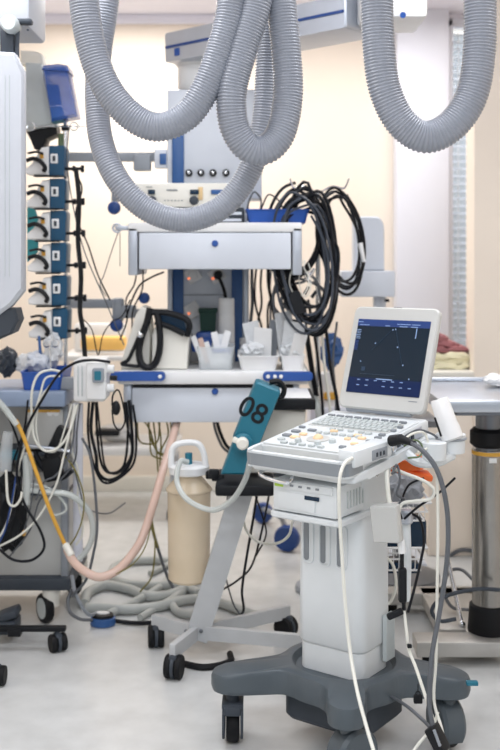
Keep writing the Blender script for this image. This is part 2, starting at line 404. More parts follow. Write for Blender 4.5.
# upper drawer shelf
def shelf_unit(px0, px1, zt, zb, Y0, Y1, strip):
    x0, x1 = P(px0, 0, Y0).x, P(px1, 0, Y0).x; cx = (x0+x1)/2
    MB().box((cx, (Y0+Y1)/2, zt-strip/2), (x1-x0, Y1-Y0, strip), .006).build('shelf_top', 'white', pd, True)
    return x0, x1
x0, x1 = shelf_unit(128, 302, 1.648, 1.45, 4.34, 4.74, .04)
for x in (x0+.02, x1-.02): MB().box((x, 4.54, 1.528), (.04, .4, .2), .006).build('shelf_side', 'alu', pd, True)
MB().box(((x0+x1)/2, 4.56, 1.53), (x1-x0-.086, .36, .155), .004).build('drawer_box', 'grey', pd, True)
dw = MB().box(((x0+x1)/2-.0, 4.35, 1.529), (x1-x0-.092, .03, .152), .005).build('drawer', 'pale_blue', pd, True)
MB().lathe([(.014, 0), (.013, .006), (.009, .009)], FRONT(P(215, 243.5, 4.335)), 18).build('drawer_badge', 'blue', dw, True)
# lower worktop and drawer
x0, x1 = shelf_unit(118, 308, 1.03, .8, 4.3, 4.74, .052)
for x in (x0+.035, x1-.05): MB().box((x, 4.53, .902), (.035, .38, .15), .006).build('shelf_side', 'alu', pd, True)
MB().box(((x0+x1)/2, 4.55, .9), (x1-x0-.15, .34, .13), .004).build('drawer_box', 'grey', pd, True)
MB().box(((x0+x1)/2, 4.345, .968), (x1-x0-.12, .05, .012)).build('drawer_gap', 'black', pd, True)
dw = MB().box(((x0+x1)/2-.005, 4.34, .89), (x1-x0-.12, .03, .145), .005).build('drawer', 'pale_blue', pd, True)
MB().lathe([(.014, 0), (.013, .006), (.009, .009)], FRONT(P(215, 391.5, 4.325)), 18).build('drawer_badge', 'blue', dw, True)
for a, c in ((110, 165), (263, 313)):
    A = P(a, 376.5, 4.27); B = P(c, 376.5, 4.27)
    h = MB().prism(rrect(B.x-A.x, .038, .016, cx=(A.x+B.x)/2, cy=A.z), -.0, .03, frame((0, 4.298, 0), (1, 0, 0), (0, 0, 1)), .004).build('handle', 'blue', pd, True)
    pxs = (160,) if a == 110 else (268, 275, 281)
    for q in pxs: MB().lathe([(.008, 0), (.008, .003), (.006, .004)], FRONT(P(q, 376.5, 4.2665)), 12).build('button', 'white', h, True)
# blue knob, hook and grey bracket at the left of the upper shelf
o = MB(); c = P(122, 228, 4.36); o.box(c, (.055, .02, .02), .004); o.torus(P(117, 228, 4.36), .017, .005, Matrix.Rotation(math.pi/2, 3, 'X').to_4x4()); o.build('side_hook', 'alu', pd, True)

# rails and brackets on the left of the pendant
def rail(label, y, xa, xb, Y, knob, blk):
    t = thing('equipment_rail', label, 'rail', P(xb, y, Y))
    A = P(xa, y, Y); B = P(xb, y, Y)
    MB().box((A+B)/2, (B.x-A.x, .03, .042), .006).build('bar', 'grey', t, True)
    for a, c, d0, e in blk: 
        q = P((a+c)/2, (d0+e)/2, Y); MB().box(q, ((c-a)*Y/F, .06, (e-d0)*Y/F), .008).build('clamp_block', 'grey', t, True)
    if knob: 
        q = P(knob[0], knob[1], Y-.05); MB().lathe([(.012, -.03), (.012, 0), (.026, .004), (.03, .012), (.026, .026), (.01, .03)], FRONT(q), 20).build('knob', 'deep_blue', t, True)
    return t
t = rail('grey equipment rail with grey clamp block beside the gas outlet panel', 157, 66, 158, 4.72, (114.5, 208), [(134, 151, 155, 171), (112, 118, 158, 204)])
MB().box(P(161, 159, 4.7), (.055, .06, .085), .006).build('rail_box', 'pale_blue', t, True)
MB().box(P(163, 159, 4.665), (.03, .006, .05), .002).build('box_face', 'strip_blue', t, True)
t = rail('lower grey equipment rail with blue knobs left of the worktop', 303.5, 66, 124, 4.72, (117, 325), [(113, 123, 298, 322), (122, 136, 305, 318)])
MB().box(P(150, 312, 4.72), (.16, .03, .03), .005).build('bar', 'grey', t, True)
q = P(144.5, 298, 4.6); MB().lathe([(.012, -.1), (.012, 0), (.022, .004), (.025, .012), (.02, .024), (.006, .028)], FRONT(q), 20).build('knob', 'blue', t, True)

# ------------------------------------------------------------------ devices on the upper shelf
t = thing('electrosurgical_unit', 'cream white electrosurgical unit with two displays and dark dials on the upper shelf', 'medical device', P(185, 207, 4.6))
c0, c1 = P(131, 183, 4.42), P(240, 207, 4.42)
MB().box(((c0.x+c1.x)/2, 4.57, (c0.z+c1.z)/2), (c1.x-c0.x, .3, c0.z-c1.z), .006).build('housing', 'warm_white', t, True)
for a, c, m in ((148, 155, 'display'), (190, 199, 'display'), (211, 223, 'strip_blue')):
    q = P((a+c)/2, 192, 4.416); MB().box(q, ((c-a)*4.416/F, .006, .02), .002).build('display', m, t, True)
MB().box(P(200.5, 193.5, 4.418), (.02, .005, .055), .002).build('dial_plate', 'skin_tan', t, True)
for px in (152, 194, 226): MB().lathe([(.02, 0), (.018, .016), (.012, .02)], FRONT(P(px, 200.5, 4.42)), 20).build('dial', 'dark_grey', t, True)
b = MB()
for i in range(6): b.box(P(165+i*3.4, 200.5, 4.418), (.006, .004, .004))
b.build('buttons', 'key_dark', t, True)
b = MB(); b.box(P(172, 190, 4.418), (.045, .003, .006)); b.box(P(149, 187, 4.418), (.025, .003, .003)); b.build('marking', 'key_dark', t, True)
t = thing('base_unit', 'dark blue and grey flat unit under the electrosurgical unit', 'medical device', P(190, 222, 4.6))
c0, c1 = P(146, 207.4, 4.44), P(244, 222.5, 4.44)
MB().box(((c0.x+c1.x)/2, 4.58, (c0.z+1.65)/2), (c1.x-c0.x, .28, c0.z-1.65), .005).build('housing', 'dark_grey', t, True)
b = MB()
for z in (1.662, 1.69): b.box(((c0.x+c1.x)/2, 4.438, z), (c1.x-c0.x-.02, .006, .012))
b.build('face_trim', 'pale_blue', t, True)
def open_tray(name, label, m, px0, px1, py0, py1, Y0, dy, cat='tray', slope=.9, wall=.006, zb=None):
    a, c = P(px0, py0, Y0), P(px1, py1, Y0); z1 = a.z; z0 = c.z if zb is None else zb
    W = c.x-a.x; cx = (a.x+c.x)/2; h = z1-z0; b = MB(); cy = Y0+dy/2
    r = min(.02, W*.2)
    rings = [(slope, 0), (slope, 0), (1, h-.004), (1.03, h-.004), (1.03, h), (1-wall*2/W, h), (slope-wall*2/W, wall), ]
    vs = []
    for s_, z in rings:
        vs.append([b.bm.verts.new((cx+x, cy+y, z0+z)) for x, y in rrect(W*s_, dy-W*(1-s_), r*s_)])
    n = len(vs[0])
    for A, B in zip(vs[1:], vs[2:]):
        for i in range(n): b.bm.faces.new((A[i], A[(i+1) % n], B[(i+1) % n], B[i]))
    b.bm.faces.new(vs[1][::-1]); b.bm.faces.new(vs[-1])
    for v in vs[0]: b.bm.verts.remove(v)
    return tag(b.build(name, m), label, cat), cx, cy, z0
open_tray('instrument_tray', 'blue plastic tray on the upper shelf beside the hanging hoses', 'tray_blue', 246, 309, 209, 222.8, 4.4, .28, zb=1.6485)
cable('tray_lead', [(248, 221, 4.5), (248, 205, 4.5), (254, 192, 4.5), (261, 200, 4.5), (260, 214, 4.5), (262, 221, 4.5)], .005, 'cable_grey', 'grey lead arching at the left end of the blue upper tray')
cable('tray_lead', [(256, 221, 4.46), (262, 207, 4.46), (268, 195, 4.46), (276, 198, 4.46), (282, 206, 4.46), (283, 220, 4.46)], .004, 'cable_black', 'thin black lead arching above the middle of the blue upper tray')
b = MB(); q = P(296, 214, 4.5); b.box(q, (.07, .06, .03), .01); b.box(P(288, 210, 4.52), (.05, .05, .02), .008)
tag(b.build('swab_packet', 'crumple'), 'small white packet in the right end of the blue upper tray', 'packet')

# ------------------------------------------------------------------ things on the worktop (top z = 1.03)
WT = 1.0305
df = thing('portable_monitor', 'white portable defibrillator with black handle and strap on the worktop', 'medical device', (P(160, 0, 4.5).x, 4.5, WT))
def pz(l, Y): return [(P(a, c, Y).x, P(a, c, Y).z) for a, c in l]
MX = frame((0, 0, 0), (1, 0, 0), (0, 0, 1))
def slab(pts, Y0, Y1, bev=.006): return MB().prism(pz(pts, Y0), -Y1, -Y0, MX, bev)
slab([(152, 369.3), (187, 369.3), (189, 338), (176, 328), (157, 322), (152, 335)], 4.38, 4.66).build('body', 'warm_white', df, True)
slab([(121, 369), (149, 369.2), (151, 335), (147, 309), (141, 307), (136, 314), (128, 340), (121, 362)], 4.4, 4.6).build('side_pod', 'warm_white', df, True)
b = MB(); b.tube([P(152, 312, 4.36), P(168, 313, 4.36), P(184, 318, 4.36), P(189.5, 325, 4.36), P(187, 336, 4.37)], .013, 10)
b.tube([P(155, 322, 4.37), P(170, 327, 4.37), P(184, 334, 4.37)], .012, 10); b.build('handle', 'black', df, True)
b = slab([(156, 311), (183, 317), (187, 334), (172, 330), (157, 322)], 4.42, 4.6); b.build('top_display', 'display', df, True)
b = MB(); b.tube([P(150, 308, 4.36), P(147, 322, 4.36), P(142, 336, 4.36), P(139, 350, 4.36), P(141, 363, 4.35), P(148, 367.5, 4.35), P(156, 362, 4.35), P(160, 345, 4.35), P(159, 325, 4.35), P(157, 314, 4.36)], .0145, 8); b.build('strap', 'black', df, True)
b = MB(); b.tube([P(139, 336, 4.36), P(133, 350, 4.36), P(128, 360, 4.36), P(122, 364, 4.36), P(134, 366, 4.36), P(140, 366, 4.36)], .008, 8); b.build('lead', 'black', df, True)
MB().sphere(P(140, 335, 4.345), .014).build('clip', 'chrome', df, True)
def bottle(label, px, ptop, Y, r, m, cap, cat='bottle'):
    t = thing('bottle', label, cat, (P(px, 0, Y).x, Y, WT)); z = P(px, ptop, Y).z; h = z-WT
    T = Matrix.Translation((P(px, 0, Y).x, Y, WT))
    MB().lathe([(r*.94, 0), (r, .006), (r, h*.72), (r*.95, h*.75)], T).build('body', m, t, True)
    MB().lathe([(r*.95, h*.75), (r*.97, h*.76), (r*.97, h*.98), (r*.9, h)], T).build('cap', cap, t, True)
bottle('tall white cylinder bottle on the worktop before the pendant column', 226.5, 298, 4.62, .036, 'white', 'white')
t = thing('carton', 'dark green carton on the worktop left of the tall white bottle', 'carton', (P(207, 0, 4.66).x, 4.66, WT))
MB().prism([(-.026, 0), (.026, 0), (.037, .23), (-.037, .23)], -.03, .03, frame((P(208, 0, 4.66).x, 4.66, WT), (1, 0, 0), (0, 0, 1)), .004).build('body', 'green_dark', t, True)
MB().box((P(208, 0, 4.66).x, 4.66, WT+.235), (.085, .07, .02), .004).build('lid', 'green_dark', t, True)
o, cx, cy, z0 = open_tray('supply_box', 'clear plastic box holding swabs beside the white defibrillator', 'clear', 197, 234, 347, 369, 4.36, .2, 'box', zb=WT)
for i, (a, e, c, d_) in enumerate(((193, 336, 203, 358), (200, 338, 208, 359), (206, 342, 214, 362))):
    t = MB(); A = P(a, e, 4.42); B = P(c, d_+4, 4.42); M = frame((A+B)/2, (B-A).cross(Vector((0, 1, 0))), (B-A))
    t.prism(rrect(.022, (B-A).length, .003), -.01, .01, M, .002)
    tag(t.build('swab_packet', 'white' if i != 1 else 'peach'), ('white paper packet leaning at the left of the clear box', 'pinkish paper packet leaning second in the clear box', 'white paper packet leaning third in the clear box')[i], 'packet')
T = Matrix.Translation((P(220.5, 0, 4.45).x, 4.45, WT+.01))
t = thing('specimen_cup', 'white cup with a blue rim holding wrapped swabs in the clear box', 'cup', T.translation)
MB().lathe([(.036, 0), (.042, .006), (.046, .06)], T).build('cup', 'white', t, True)
MB().lathe([(.0475, .058), (.05, .06), (.05, .07), (.047, .072)], T).build('rim', 'blue', t, True)
for i, (a, e, m) in enumerate(((214, 332, 'white'), (221, 334, 'crumple'), (228, 331, 'white'))):
    A = P(a, e, 4.46); B = P(218+i*2.4, 352, 4.45)
    tt = MB().prism(rrect(.028, (B-A).length, .003), -.003, .003, frame((A+B)/2, (B-A).cross(Vector((0, 1, 0))), (B-A)))
    tag(tt.build('wrapped_swab', m), 'wrapped swab standing %s in the blue-rimmed cup' % ('leftmost', 'in the middle', 'rightmost')[i], 'swab')
b = MB(); b.box(P(205, 338, 4.6), (.085, .05, .06), .02); b.box(P(202, 345, 4.58), (.09, .06, .06), .01)
tag(b.build('blue_cloth', 'blue'), 'folded blue cloth behind the clear swab box', 'cloth')
o, cx, cy, z0 = open_tray('kidney_tray', 'grey white tray of packets on the worktop, the left one of two', 'white', 238, 279, 356, 368.8, 4.33, .3, zb=WT, slope=.82)
o, cx, cy, z0 = open_tray('kidney_tray', 'grey white tray heaped with clear packets at the right end of the worktop', 'white', 281, 305, 356, 368.8, 4.33, .3, zb=WT, slope=.82)
def crumple(name, label, px, py, Y, rx, rz, m='crumple', cat='packet', ry=None, seed=0):
    rnd = random.Random(seed); b = MB(); c = P(px, py, Y)
    g = bmesh.ops.create_icosphere(b.bm, subdivisions=3, radius=1)
    for v in g['verts']:
        k = 1+rnd.uniform(-.22, .16); v.co = Vector((c.x+v.co.x*rx*k, c.y+v.co.y*(ry or .05)*k, c.z+v.co.z*rz*k))
    return tag(b.build(name, m, ang=15), label, cat)
def packet(px0, py0, px1, py1, Y, W, m, label, tilt=.2):
    A = P(px0, py0, Y); B = P(px1, py1, Y+.03); ax = (B-A)
    M = frame((A+B)/2, Vector((1, tilt, 0)).cross(ax).cross(ax)*-1, ax)
    b = MB(); b.prism(rrect(W, ax.length, .004), -.004, .004, M, .0015); return tag(b.build('sterile_packet', m), label, 'packet')
packet(250, 322, 258, 360, 4.46, .07, 'crumple', 'clear sterile packet leaning back at the left of the left tray')
packet(263, 328, 262, 362, 4.44, .08, 'white', 'white sterile packet upright in the middle of the left tray', -.4)
packet(276, 320, 269, 362, 4.5, .05, 'grey', 'grey backed packet leaning right in the left tray')
packet(283, 312, 288, 360, 4.46, .08, 'crumple', 'tall clear packet standing at the back of the right tray', .5)
packet(295, 322, 290, 362, 4.42, .09, 'crumple', 'clear packet leaning left in the right tray', -.3)
packet(301, 334, 294, 362, 4.4, .06, 'white', 'short white packet at the front right of the right tray', .3)
crumple('sterile_packet', 'crumpled clear packet lying at the bottom of the left tray', 252, 350, 4.44, .05, .035, seed=3)
crumple('sterile_packet', 'crumpled clear packet heaped at the bottom of the right tray', 292, 350, 4.46, .05, .04, seed=4)
bottle('short clear bottle standing behind the left tray', 246, 338, 4.68, .03, 'clear', 'white')

# ------------------------------------------------------------------ white cabinet device on a slanted stand, with teal box
SY = 3.95
st = thing('slanted_stand', 'grey wheeled stand with a slanted flat leg and a black tray', 'stand', (P(195, 0, SY).x, SY, 0))
A = P(197, 636, 3.9); B = P(243, 487, 3.9)
ax = B-A; b = MB(); b.prism(rrect(.085, ax.length+.02, .004), -.02, .02, frame((A+B)/2, ax.cross(Vector((0, 1, 0))), ax), .003); b.build('leg', 'stand_grey', st, True)
hub = P(197, 636, 3.9); hub.z = .085
wheels = {'a': P(156, 636, 4.02), 'b': P(174, 655, 3.72), 'c': P(286, 622, 4.12), 'd': P(330, 650, 3.78)}
b = MB()
for k, q in wheels.items():
    q.z = .1 if k in 'ab' else .1; p0 = Vector((hub.x, hub.y, .1)); ax = q-p0
    b.prism(rrect(ax.length+.03, .05, .004), -.012, .012, frame((p0+q)/2, ax, (0, 0, 1)), .002)
b.build('base_frame', 'stand_grey', st, True)
b = MB()
for px in (186, 201): b.lathe([(.007, 0), (.007, .005), (.004, .007)], FRONT(Vector((P(px, 0, 3.88).x, 3.872, .115))), 12)
b.build('bolt', 'dark_steel', st, True)
def twin_castor(parent, q, r=.04, rz=0, m='rubber', stem=.09):
    R_ = Matrix.Rotation(rz, 4, 'Z'); T = Matrix.Translation((q.x, q.y, r)) @ R_
    o = MB(); o.lathe([(r*1.02, -.006), (r*1.02, .006)], T @ Matrix.Rotation(math.pi/2, 4, 'Y'), 20); o.cyl((q.x, q.y, r), (q.x, q.y, stem), .008)
    o.box((0, 0, r*.75), (.03, r*1.3, r*.7), .01, M=T)
    c = o.build('castor', 'dark_grey', parent, True)
    for sx in (-1, 1):
        MB().lathe([(r*.4, -.011), (r*.92, -.011), (r, -.006), (r, .006), (r*.92, .011), (r*.4, .011)], T @ Matrix.Translation((sx*.019, 0, 0)) @ Matrix.Rotation(math.pi/2, 4, 'Y'), 28).build('wheel', m, c, True)
    return c
for k, q in wheels.items(): twin_castor(st, q, .042, {'a': .15, 'b': -.2, 'c': .9, 'd': .2}[k])
MB().box(P(245, 482, 3.92), (.215, .3, .042), .01).build('tray', 'black', st, True)
b = MB(); b.box(P(214, 474, 3.9), (.04, .03, .035), .006); b.cyl(P(212, 478, 3.9), P(224, 478, 3.9), .012); b.build('clamp', 'black', st, True)
b = MB(); q = P(205, 646, 3.83); b.tube([Vector((q.x-.09, 3.83, .012)), Vector((q.x, 3.79, .012)), Vector((q.x+.09, 3.84, .012)), Vector((q.x+.09, 3.92, .012))], .012); b.build('foot_bar', 'rubber', st, True)
# cabinet device standing on the tray
cb = thing('cabinet_device', 'white box device with a black bumper rim behind the teal case', 'medical device', (P(270, 0, 4.02).x, 4.0, P(0, 475, 3.92).z))
zt_ = P(0, 472, 3.92).z; 
z_t = P(0, 409, 3.9).z
xa, xb = P(246, 0, 3.9).x, P(308, 0, 3.9).x
slab([(246, 473.4), (304, 473.4), (306, 411), (262, 408), (250, 425)], 3.93, 4.2).build('body', 'warm_white', cb, True)
MB().box((P(288, 0, 3.9).x, 4.05, P(0, 404, 3.9).z), (.205, .33, .04), .004).build('bumper', 'black', cb, True)
MB().box((P(288, 0, 3.9).x, 4.06, P(0, 399.8, 3.9).z), (.18, .29, .012), .003).build('cabinet_top', 'white', cb, True)
# teal case
tl = thing('teal_case', 'teal blue tilted case marked 08 standing on the black tray', 'case', (P(235, 0, 3.85).x, 3.83, P(0, 473, 3.85).z))
slab([(221, 474.5), (244, 475), (259, 440), (250, 430), (237, 432)], 3.8, 3.9, .008).build('foot_case', 'teal', tl, True)
A = P(246, 440, 3.8); B = P(267, 388, 3.8); ax = B-A
Mt = frame((A+B)/2, ax.cross(Vector((0, 1, 0))), ax)   # x right, y up, z to camera or away
if Mt.to_3x3().col[2].y > 0: Mt = frame((A+B)/2, -ax.cross(Vector((0, 1, 0))), ax)
MB().prism(rrect(.098, ax.length+.03, .012), -.055, .055, Mt, .008).build('case', 'teal', tl, True)
lettering('08', Mt @ Matrix.Translation((-.02, .012, .0555)) @ Matrix.Rotation(-.12, 4, 'Z'), .105, 'black', tl, bold=.0012)
o = MB().lathe([(.03, -.02), (.034, 0), (.034, .012), (.028, .016)], Mt @ Matrix.Translation((-.01, -.105, .055)), 24).build('hinge_ring', 'teal', tl, True)
b = MB(); b.lathe([(.022, 0), (.022, .03), (.015, .036)], Mt @ Matrix.Translation((-.012, -.105, .06)), 20); b.box((-.035, -.105, .07), (.03, .02, .02), .005, M=Mt); b.build('hinge_knob', 'warm_white', tl, True)
b = MB(); b.tube([Mt @ Vector((.0, .125, 0)), Mt @ Vector((.03, .14, 0)), Mt @ Vector((.058, .125, 0)), Mt @ Vector((.062, .095, 0)), Mt @ Vector((.045, .085, 0))], .01); b.build('carry_handle', 'black', tl, True)

# ------------------------------------------------------------------ suction canister
sc = thing('suction_canister', 'yellowed suction canister with a white lid clamped beside the slanted stand', 'canister', (P(190, 0, 3.95).x, 3.98, .26))
T = Matrix.Translation((P(189, 0, 3.98).x, 3.98, 0))
zb, z1 = P(0, 580, 3.98).z, P(0, 490, 3.98).z
MB().lathe([(.07, zb), (.079, zb+.01), (.0825, z1-.004), (.0885, z1), (.0885, z1+.006), (.055, z1+.045), (.048, z1+.055), (.05, z1+.075)], T, 40).build('jar', 'canister', sc, True)
z2 = z1+.06
MB().lathe([(.056, z2), (.072, z2+.006), (.074, z2+.032), (.066, z2+.04), (.02, z2+.045)], T, 40, 1.05, 1).build('lid', 'white', sc, True)
b = MB(); c = T.translation; b.tube([c+Vector((-.068, -.02, z2+.03)), c+Vector((-.062, -.02, z2+.1)), c+Vector((-.03, -.02, z2+.122)), c+Vector((.03, -.02, z2+.122)), c+Vector((.055, -.02, z2+.09)), c+Vector((.066, -.02, z2+.03))], .012, 10); b.build('carry_handle', 'white', sc, True)
b = MB(); b.cyl(c+Vector((0, -.02, z2+.04)), c+Vector((0, -.02, z2+.085)), .014); b.build('port', 'teal', sc, True)
b = MB(); b.box(c+Vector((.085, -.03, z2+.005)), (.04, .03, .03), .006); b.build('bracket', 'black', sc, True)
cable('suction_tube', [(188, 462, 3.9), (180, 462, 3.88), (177, 482, 3.85), (188, 500, 3.8), (212, 510, 3.74), (232, 500, 3.68), (245, 480, 3.6), (250, 462, 3.5)], .0101, 'tube_clear', 'thick clear white tube looping from the canister to the ultrasound cart', 'tube')

# ------------------------------------------------------------------ ultrasound cart (local axes: +x its right, -y its front)
UC = Vector((.294, 3.256, 0)); UR = math.radians(-36)
uc = thing('ultrasound_cart', 'white column cart on a grey four armed base carrying the ultrasound machine', 'cart', UC, UR)
UM = Matrix.LocRotScale(UC, Matrix.Rotation(UR, 3, 'Z').to_euler(), None)
def U(x, y, z): return UM @ Vector((x, y, z))
# base
b = MB(); bm = b.bm
ends = [(-.268, -.24), (.15, -.236), (.305, .13), (-.12, .28)]
def sdf(x, y):
    d = math.hypot(x, y)-.2
    for ex, ey in ends:
        L = math.hypot(ex, ey); t = max(0, min(1, (x*ex+y*ey)/(L*L))); dd = math.hypot(x-ex*t, y-ey*t)-(.066-.01*t)
        k = .05; h = max(0, min(1, .5+.5*(dd-d)/k)); d = dd*(1-h)+d*h-k*h*(1-h)
    return d
N = 200; out = []
for i in range(N):
    a = 2*math.pi*i/N; r = .6
    while r > .1 and sdf(math.cos(a)*r, math.sin(a)*r) > 0: r -= .0015
    out.append((a, r))
def ring(off, zf):
    return [bm.verts.new((math.cos(a)*(r-off), math.sin(a)*(r-off), zf(r-off))) for a, r in out]
ztop = lambda r: .25-.02*max(0, min(1, (r-.18)/.2))
rings = [ring(.02, lambda r: .168), ring(.004, lambda r: .172), ring(0, lambda r: .185), ring(0, lambda r: ztop(r)-.016), ring(.005, lambda r: ztop(r)-.004), ring(.016, lambda r: ztop(r))]
circ = lambda R_, z: [bm.verts.new((math.cos(a)*R_, math.sin(a)*R_, z)) for a, r in out]
rings += [circ(.172, .251), circ(.162, .248), circ(.15, .228), circ(.01, .224)]
for A, B in zip(rings, rings[1:]):
    for i in range(N): bm.faces.new((A[i], A[(i+1) % N], B[(i+1) % N], B[i]))
bm.faces.new(rings[0][::-1]); bm.faces.new(rings[-1])
b.build('base', 'base_grey', uc)
MB().prism(rrect(.3, .26, .04), .075, .17, None, .012).build('base_cover', 'dark_grey', uc)
def hood_castor(px, py, rz, hooded=True):
    T = Matrix.Translation((px, py, 0)) @ Matrix.Rotation(rz, 4, 'Z')    # wheel rolls along local y
    r = .058; W = MB(); X = Matrix.Rotation(math.pi/2, 4, 'Y')
    b = MB(); b.cyl((px, py, .12), (px, py, .17), .02)
    if hooded:
        pts = [(.075*math.cos(math.radians(a)), .075*math.sin(math.radians(a))) for a in range(-25, 206, 11)]+[(-.06, -.045), (-.03, -.052), (.03, -.052), (.06, -.045)]
        b.prism(pts, -.036, .036, T @ Matrix.Translation((0, .02, .078)) @ frame((0, 0, 0), (0, 1, 0), (0, 0, 1)), .01)
    else:
        for s_ in (-1, 1): b.prism(rrect(.11, .105, .03), -.004, .004, T @ Matrix.Translation((s_*.028, .01, .075)) @ frame((0, 0, 0), (0, 1, 0), (0, 0, 1)), .002)
        b.box((0, .0, .128), (.066, .09, .02), .006, M=T); b.box((0, -.035, .118), (.05, .03, .03), .005, M=T)
    c = b.build('castor', 'base_grey' if hooded else 'dark_grey', uc)
    W.lathe([(r*.5, -.02), (r*.93, -.02), (r, -.012), (r, .012), (r*.93, .02), (r*.5, .02)], T @ Matrix.Translation((0, .02, r)) @ X, 36)
    W.build('wheel', 'rubber', c)
    return c
for ex, ey in ends:
    hood_castor(ex*.97, ey*.97, {(-1, -1): .62, (1, -1): -.35, (1, 1): .9, (-1, 1): 0}[(int(math.copysign(1, ex)), int(math.copysign(1, ey)))] + (0.0), hooded=not (ex < 0 and ey < 0))
# column
MB().prism(rrect(.225, .175, .03), .224, .31, None, .004).build('column_foot', 'us_white', uc)
b = MB()
def col_sec(w_, d_, z, r=.035, cy=0): return [b.bm.verts.new((x, y+cy, z)) for x, y in rrect(w_, d_, r, 6)]
secs = [col_sec(.232, .182, .312), col_sec(.238, .188, .318), col_sec(.236, .19, .5), col_sec(.23, .19, .62), col_sec(.225, .19, .7), col_sec(.235, .2, .8), col_sec(.25, .22, .87)]
for A, B in zip(secs, secs[1:]):
    n = len(A)
    for i in range(n): b.bm.faces.new((A[i], A[(i+1) % n], B[(i+1) % n], B[i]))
b.bm.faces.new(secs[0][::-1]); b.bm.faces.new(secs[-1])
col = b.build('column', 'us_white', uc)
for i, x in enumerate((-.072, -.012, .048)):
    M = frame((x, -.0955, .625), (1, 0, 0), (0, 0, 1)); M2 = M
    b = MB(); i_ = rrect(.017, .118, .008, cx=-.006)
    b.prism(i_, -.001, .0015, M2); b.build('slot_shade', 'key_dark', col)  # flat dark strip, offset left: shade of the slot's depth as colour
    b = MB(); ring0 = [M2 @ Vector((x_, y_, 0.001)) for x_, y_ in rrect(.037, .13, .014)]; b.sweep(ring0, .0035, 6, closed=True); b.build('slot_rim', 'us_white', col)
MB().box((-.012, -.096, .715), (.17, .012, .032), .005).build('latch_bar', 'key', col)
for x in (-.07, -.01, .05): MB().box((x, -.103, .717), (.022, .01, .018), .003).build('latch', 'dark_grey', col)
b = MB()
for i in range(7): b.box((.128, .03+i*.008, .33), (.014, .004, .14))
b.build('side_ribs', 'key', uc)
# tray under the machine
b = MB()
pl = [(-.18, -.24), (.13, -.255), (.18, -.24), (.19, -.18), (.195, -.02), (.195, .1), (.19, .24), (.17, .26), (-.18, .26)]
zz = lambda y: .868+(y+.28)*.113
vs0 = [b.bm.verts.new((x, y, zz(y)-.016)) for x, y in pl]; vs1 = [b.bm.verts.new((x, y, zz(y)+.012)) for x, y in pl]; n = len(pl)
for i in range(n): b.bm.faces.new((vs0[i], vs0[(i+1) % n], vs1[(i+1) % n], vs1[i]))
b.bm.faces.new(vs0[::-1]); b.bm.faces.new(vs1)
bmesh.ops.bevel(b.bm, geom=list(b.bm.edges), offset=.008, segments=2, profile=.5, affect='EDGES')
b.build('top_tray', 'us_white', uc)
b = MB(); b.tube([(-.15, -.2, .862), (-.15, -.24, .845), (-.05, -.25, .835), (-.04, -.22, .858)], .006); b.build('hook_bar', 'chrome', uc)
MB().prism(rrect(.25, .25, .02, cx=.0, cy=-.11), .722, .74, None, .004).build('lower_shelf', 'us_white', uc)
# lower-shelf bracket ring on the column side
MB().torus((.127, -.02, .85), .012, .003, frame((0, 0, 0), (0, 1, 0), (0, 0, 1))).build('lock_ring', 'chrome', uc)

# printer on the lower shelf
pr = thing('video_printer', 'small white printer with a green display under the keyboard tray', 'printer', U(0, -.12, .7405), UR)
pr.location = UC; pr.location.z = 0
LP = lambda b_, n_, m_, p_: b_.build(n_, m_, p_)
pr.location = U(0, -.12, .741)
b = MB(); b.box((-.0, 0, .05), (.225, .22, .096), .008); body = LP(b, 'housing', 'us_white', pr)
MB().box((-.0, -.112, .083), (.2, .006, .022), .002).build('control_strip', 'us_white', pr)
MB().box((-.085, -.1155, .083), (.03, .004, .013), .001).build('display', 'lcd_green', pr)
b = MB()
for i in range(4): b.box((-.04+i*.03, -.1155, .084), (.012, .004, .006), .001)
b.build('button', 'key_dark', pr)
MB().box((-.025, -.111, .038), (.13, .006, .05), .002).build('paper_door', 'us_white', pr)
MB().box((.03, -.114, .055), (.05, .004, .012), .001).build('label_plate', 'display', pr)
b = MB()
for i in range(8): b.box((.1135, -.05+i*.018, .05), (.003, .006, .05))
b.build('side_vent', 'key', pr)

# the ultrasound laptop
la = thing('ultrasound_machine', 'laptop style ultrasound machine with lit blue screen on the white cart', 'ultrasound machine', U(0, 0, .911), UR)
tilt = math.atan2(.055, .5)
DM = Matrix.Translation((0, 0, 0)) @ Matrix.Rotation(tilt, 4, 'X')     # deck plane, local origin at laptop root
DZ = .062
def deckbox(b_, x, y, z, sx, sy, sz, bev=0): return b_.box((x, y, z), (sx, sy, sz), bev, M=DM)
b = MB(); b.prism(rrect(.356, .445, .012, cx=0, cy=.0155), .0, .046, DM, .006); b.build('chassis', 'us_white', la)
# front handle: band around the front with an opening behind
b = MB(); 
hp = [(-.17, -.15), (-.18, -.2), (-.18, -.255), (-.168, -.276), (-.135, -.283), (.135, -.283), (.168, -.276), (.18, -.255), (.18, -.2), (.17, -.15)]
hs = spline([Vector((x, y, 0)) for x, y in hp], 6)
def band(b_, path, w_, z0, z1, M):
    n = len(path); inn = []
    for i, p in enumerate(path):
        t = (path[min(i+1, n-1)]-path[max(i-1, 0)]).normalized(); nn = Vector((-t.y, t.x, 0)); inn.append(p+nn*w_)
    rows = [[b_.bm.verts.new(M @ Vector((q.x, q.y, z))) for q in l] for l, z in ((path, z0), (path, z1), (inn, z1), (inn, z0))]
    for k in range(4):
        A, B = rows[k], rows[(k+1) % 4]
        for i in range(n-1): b_.bm.faces.new((A[i], A[i+1], B[i+1], B[i]))
    b_.bm.faces.new([r[0] for r in rows]); b_.bm.faces.new([r[-1] for r in rows][::-1])
band(b, hs, .014, -.004, .044, DM); b.build('front_handle', 'us_white', la)
b = MB(); hs2 = [p+Vector((0, -.0025, 0)) if abs(p.x) < .16 else Vector((p.x*1.012, p.y, 0)) for p in hs]
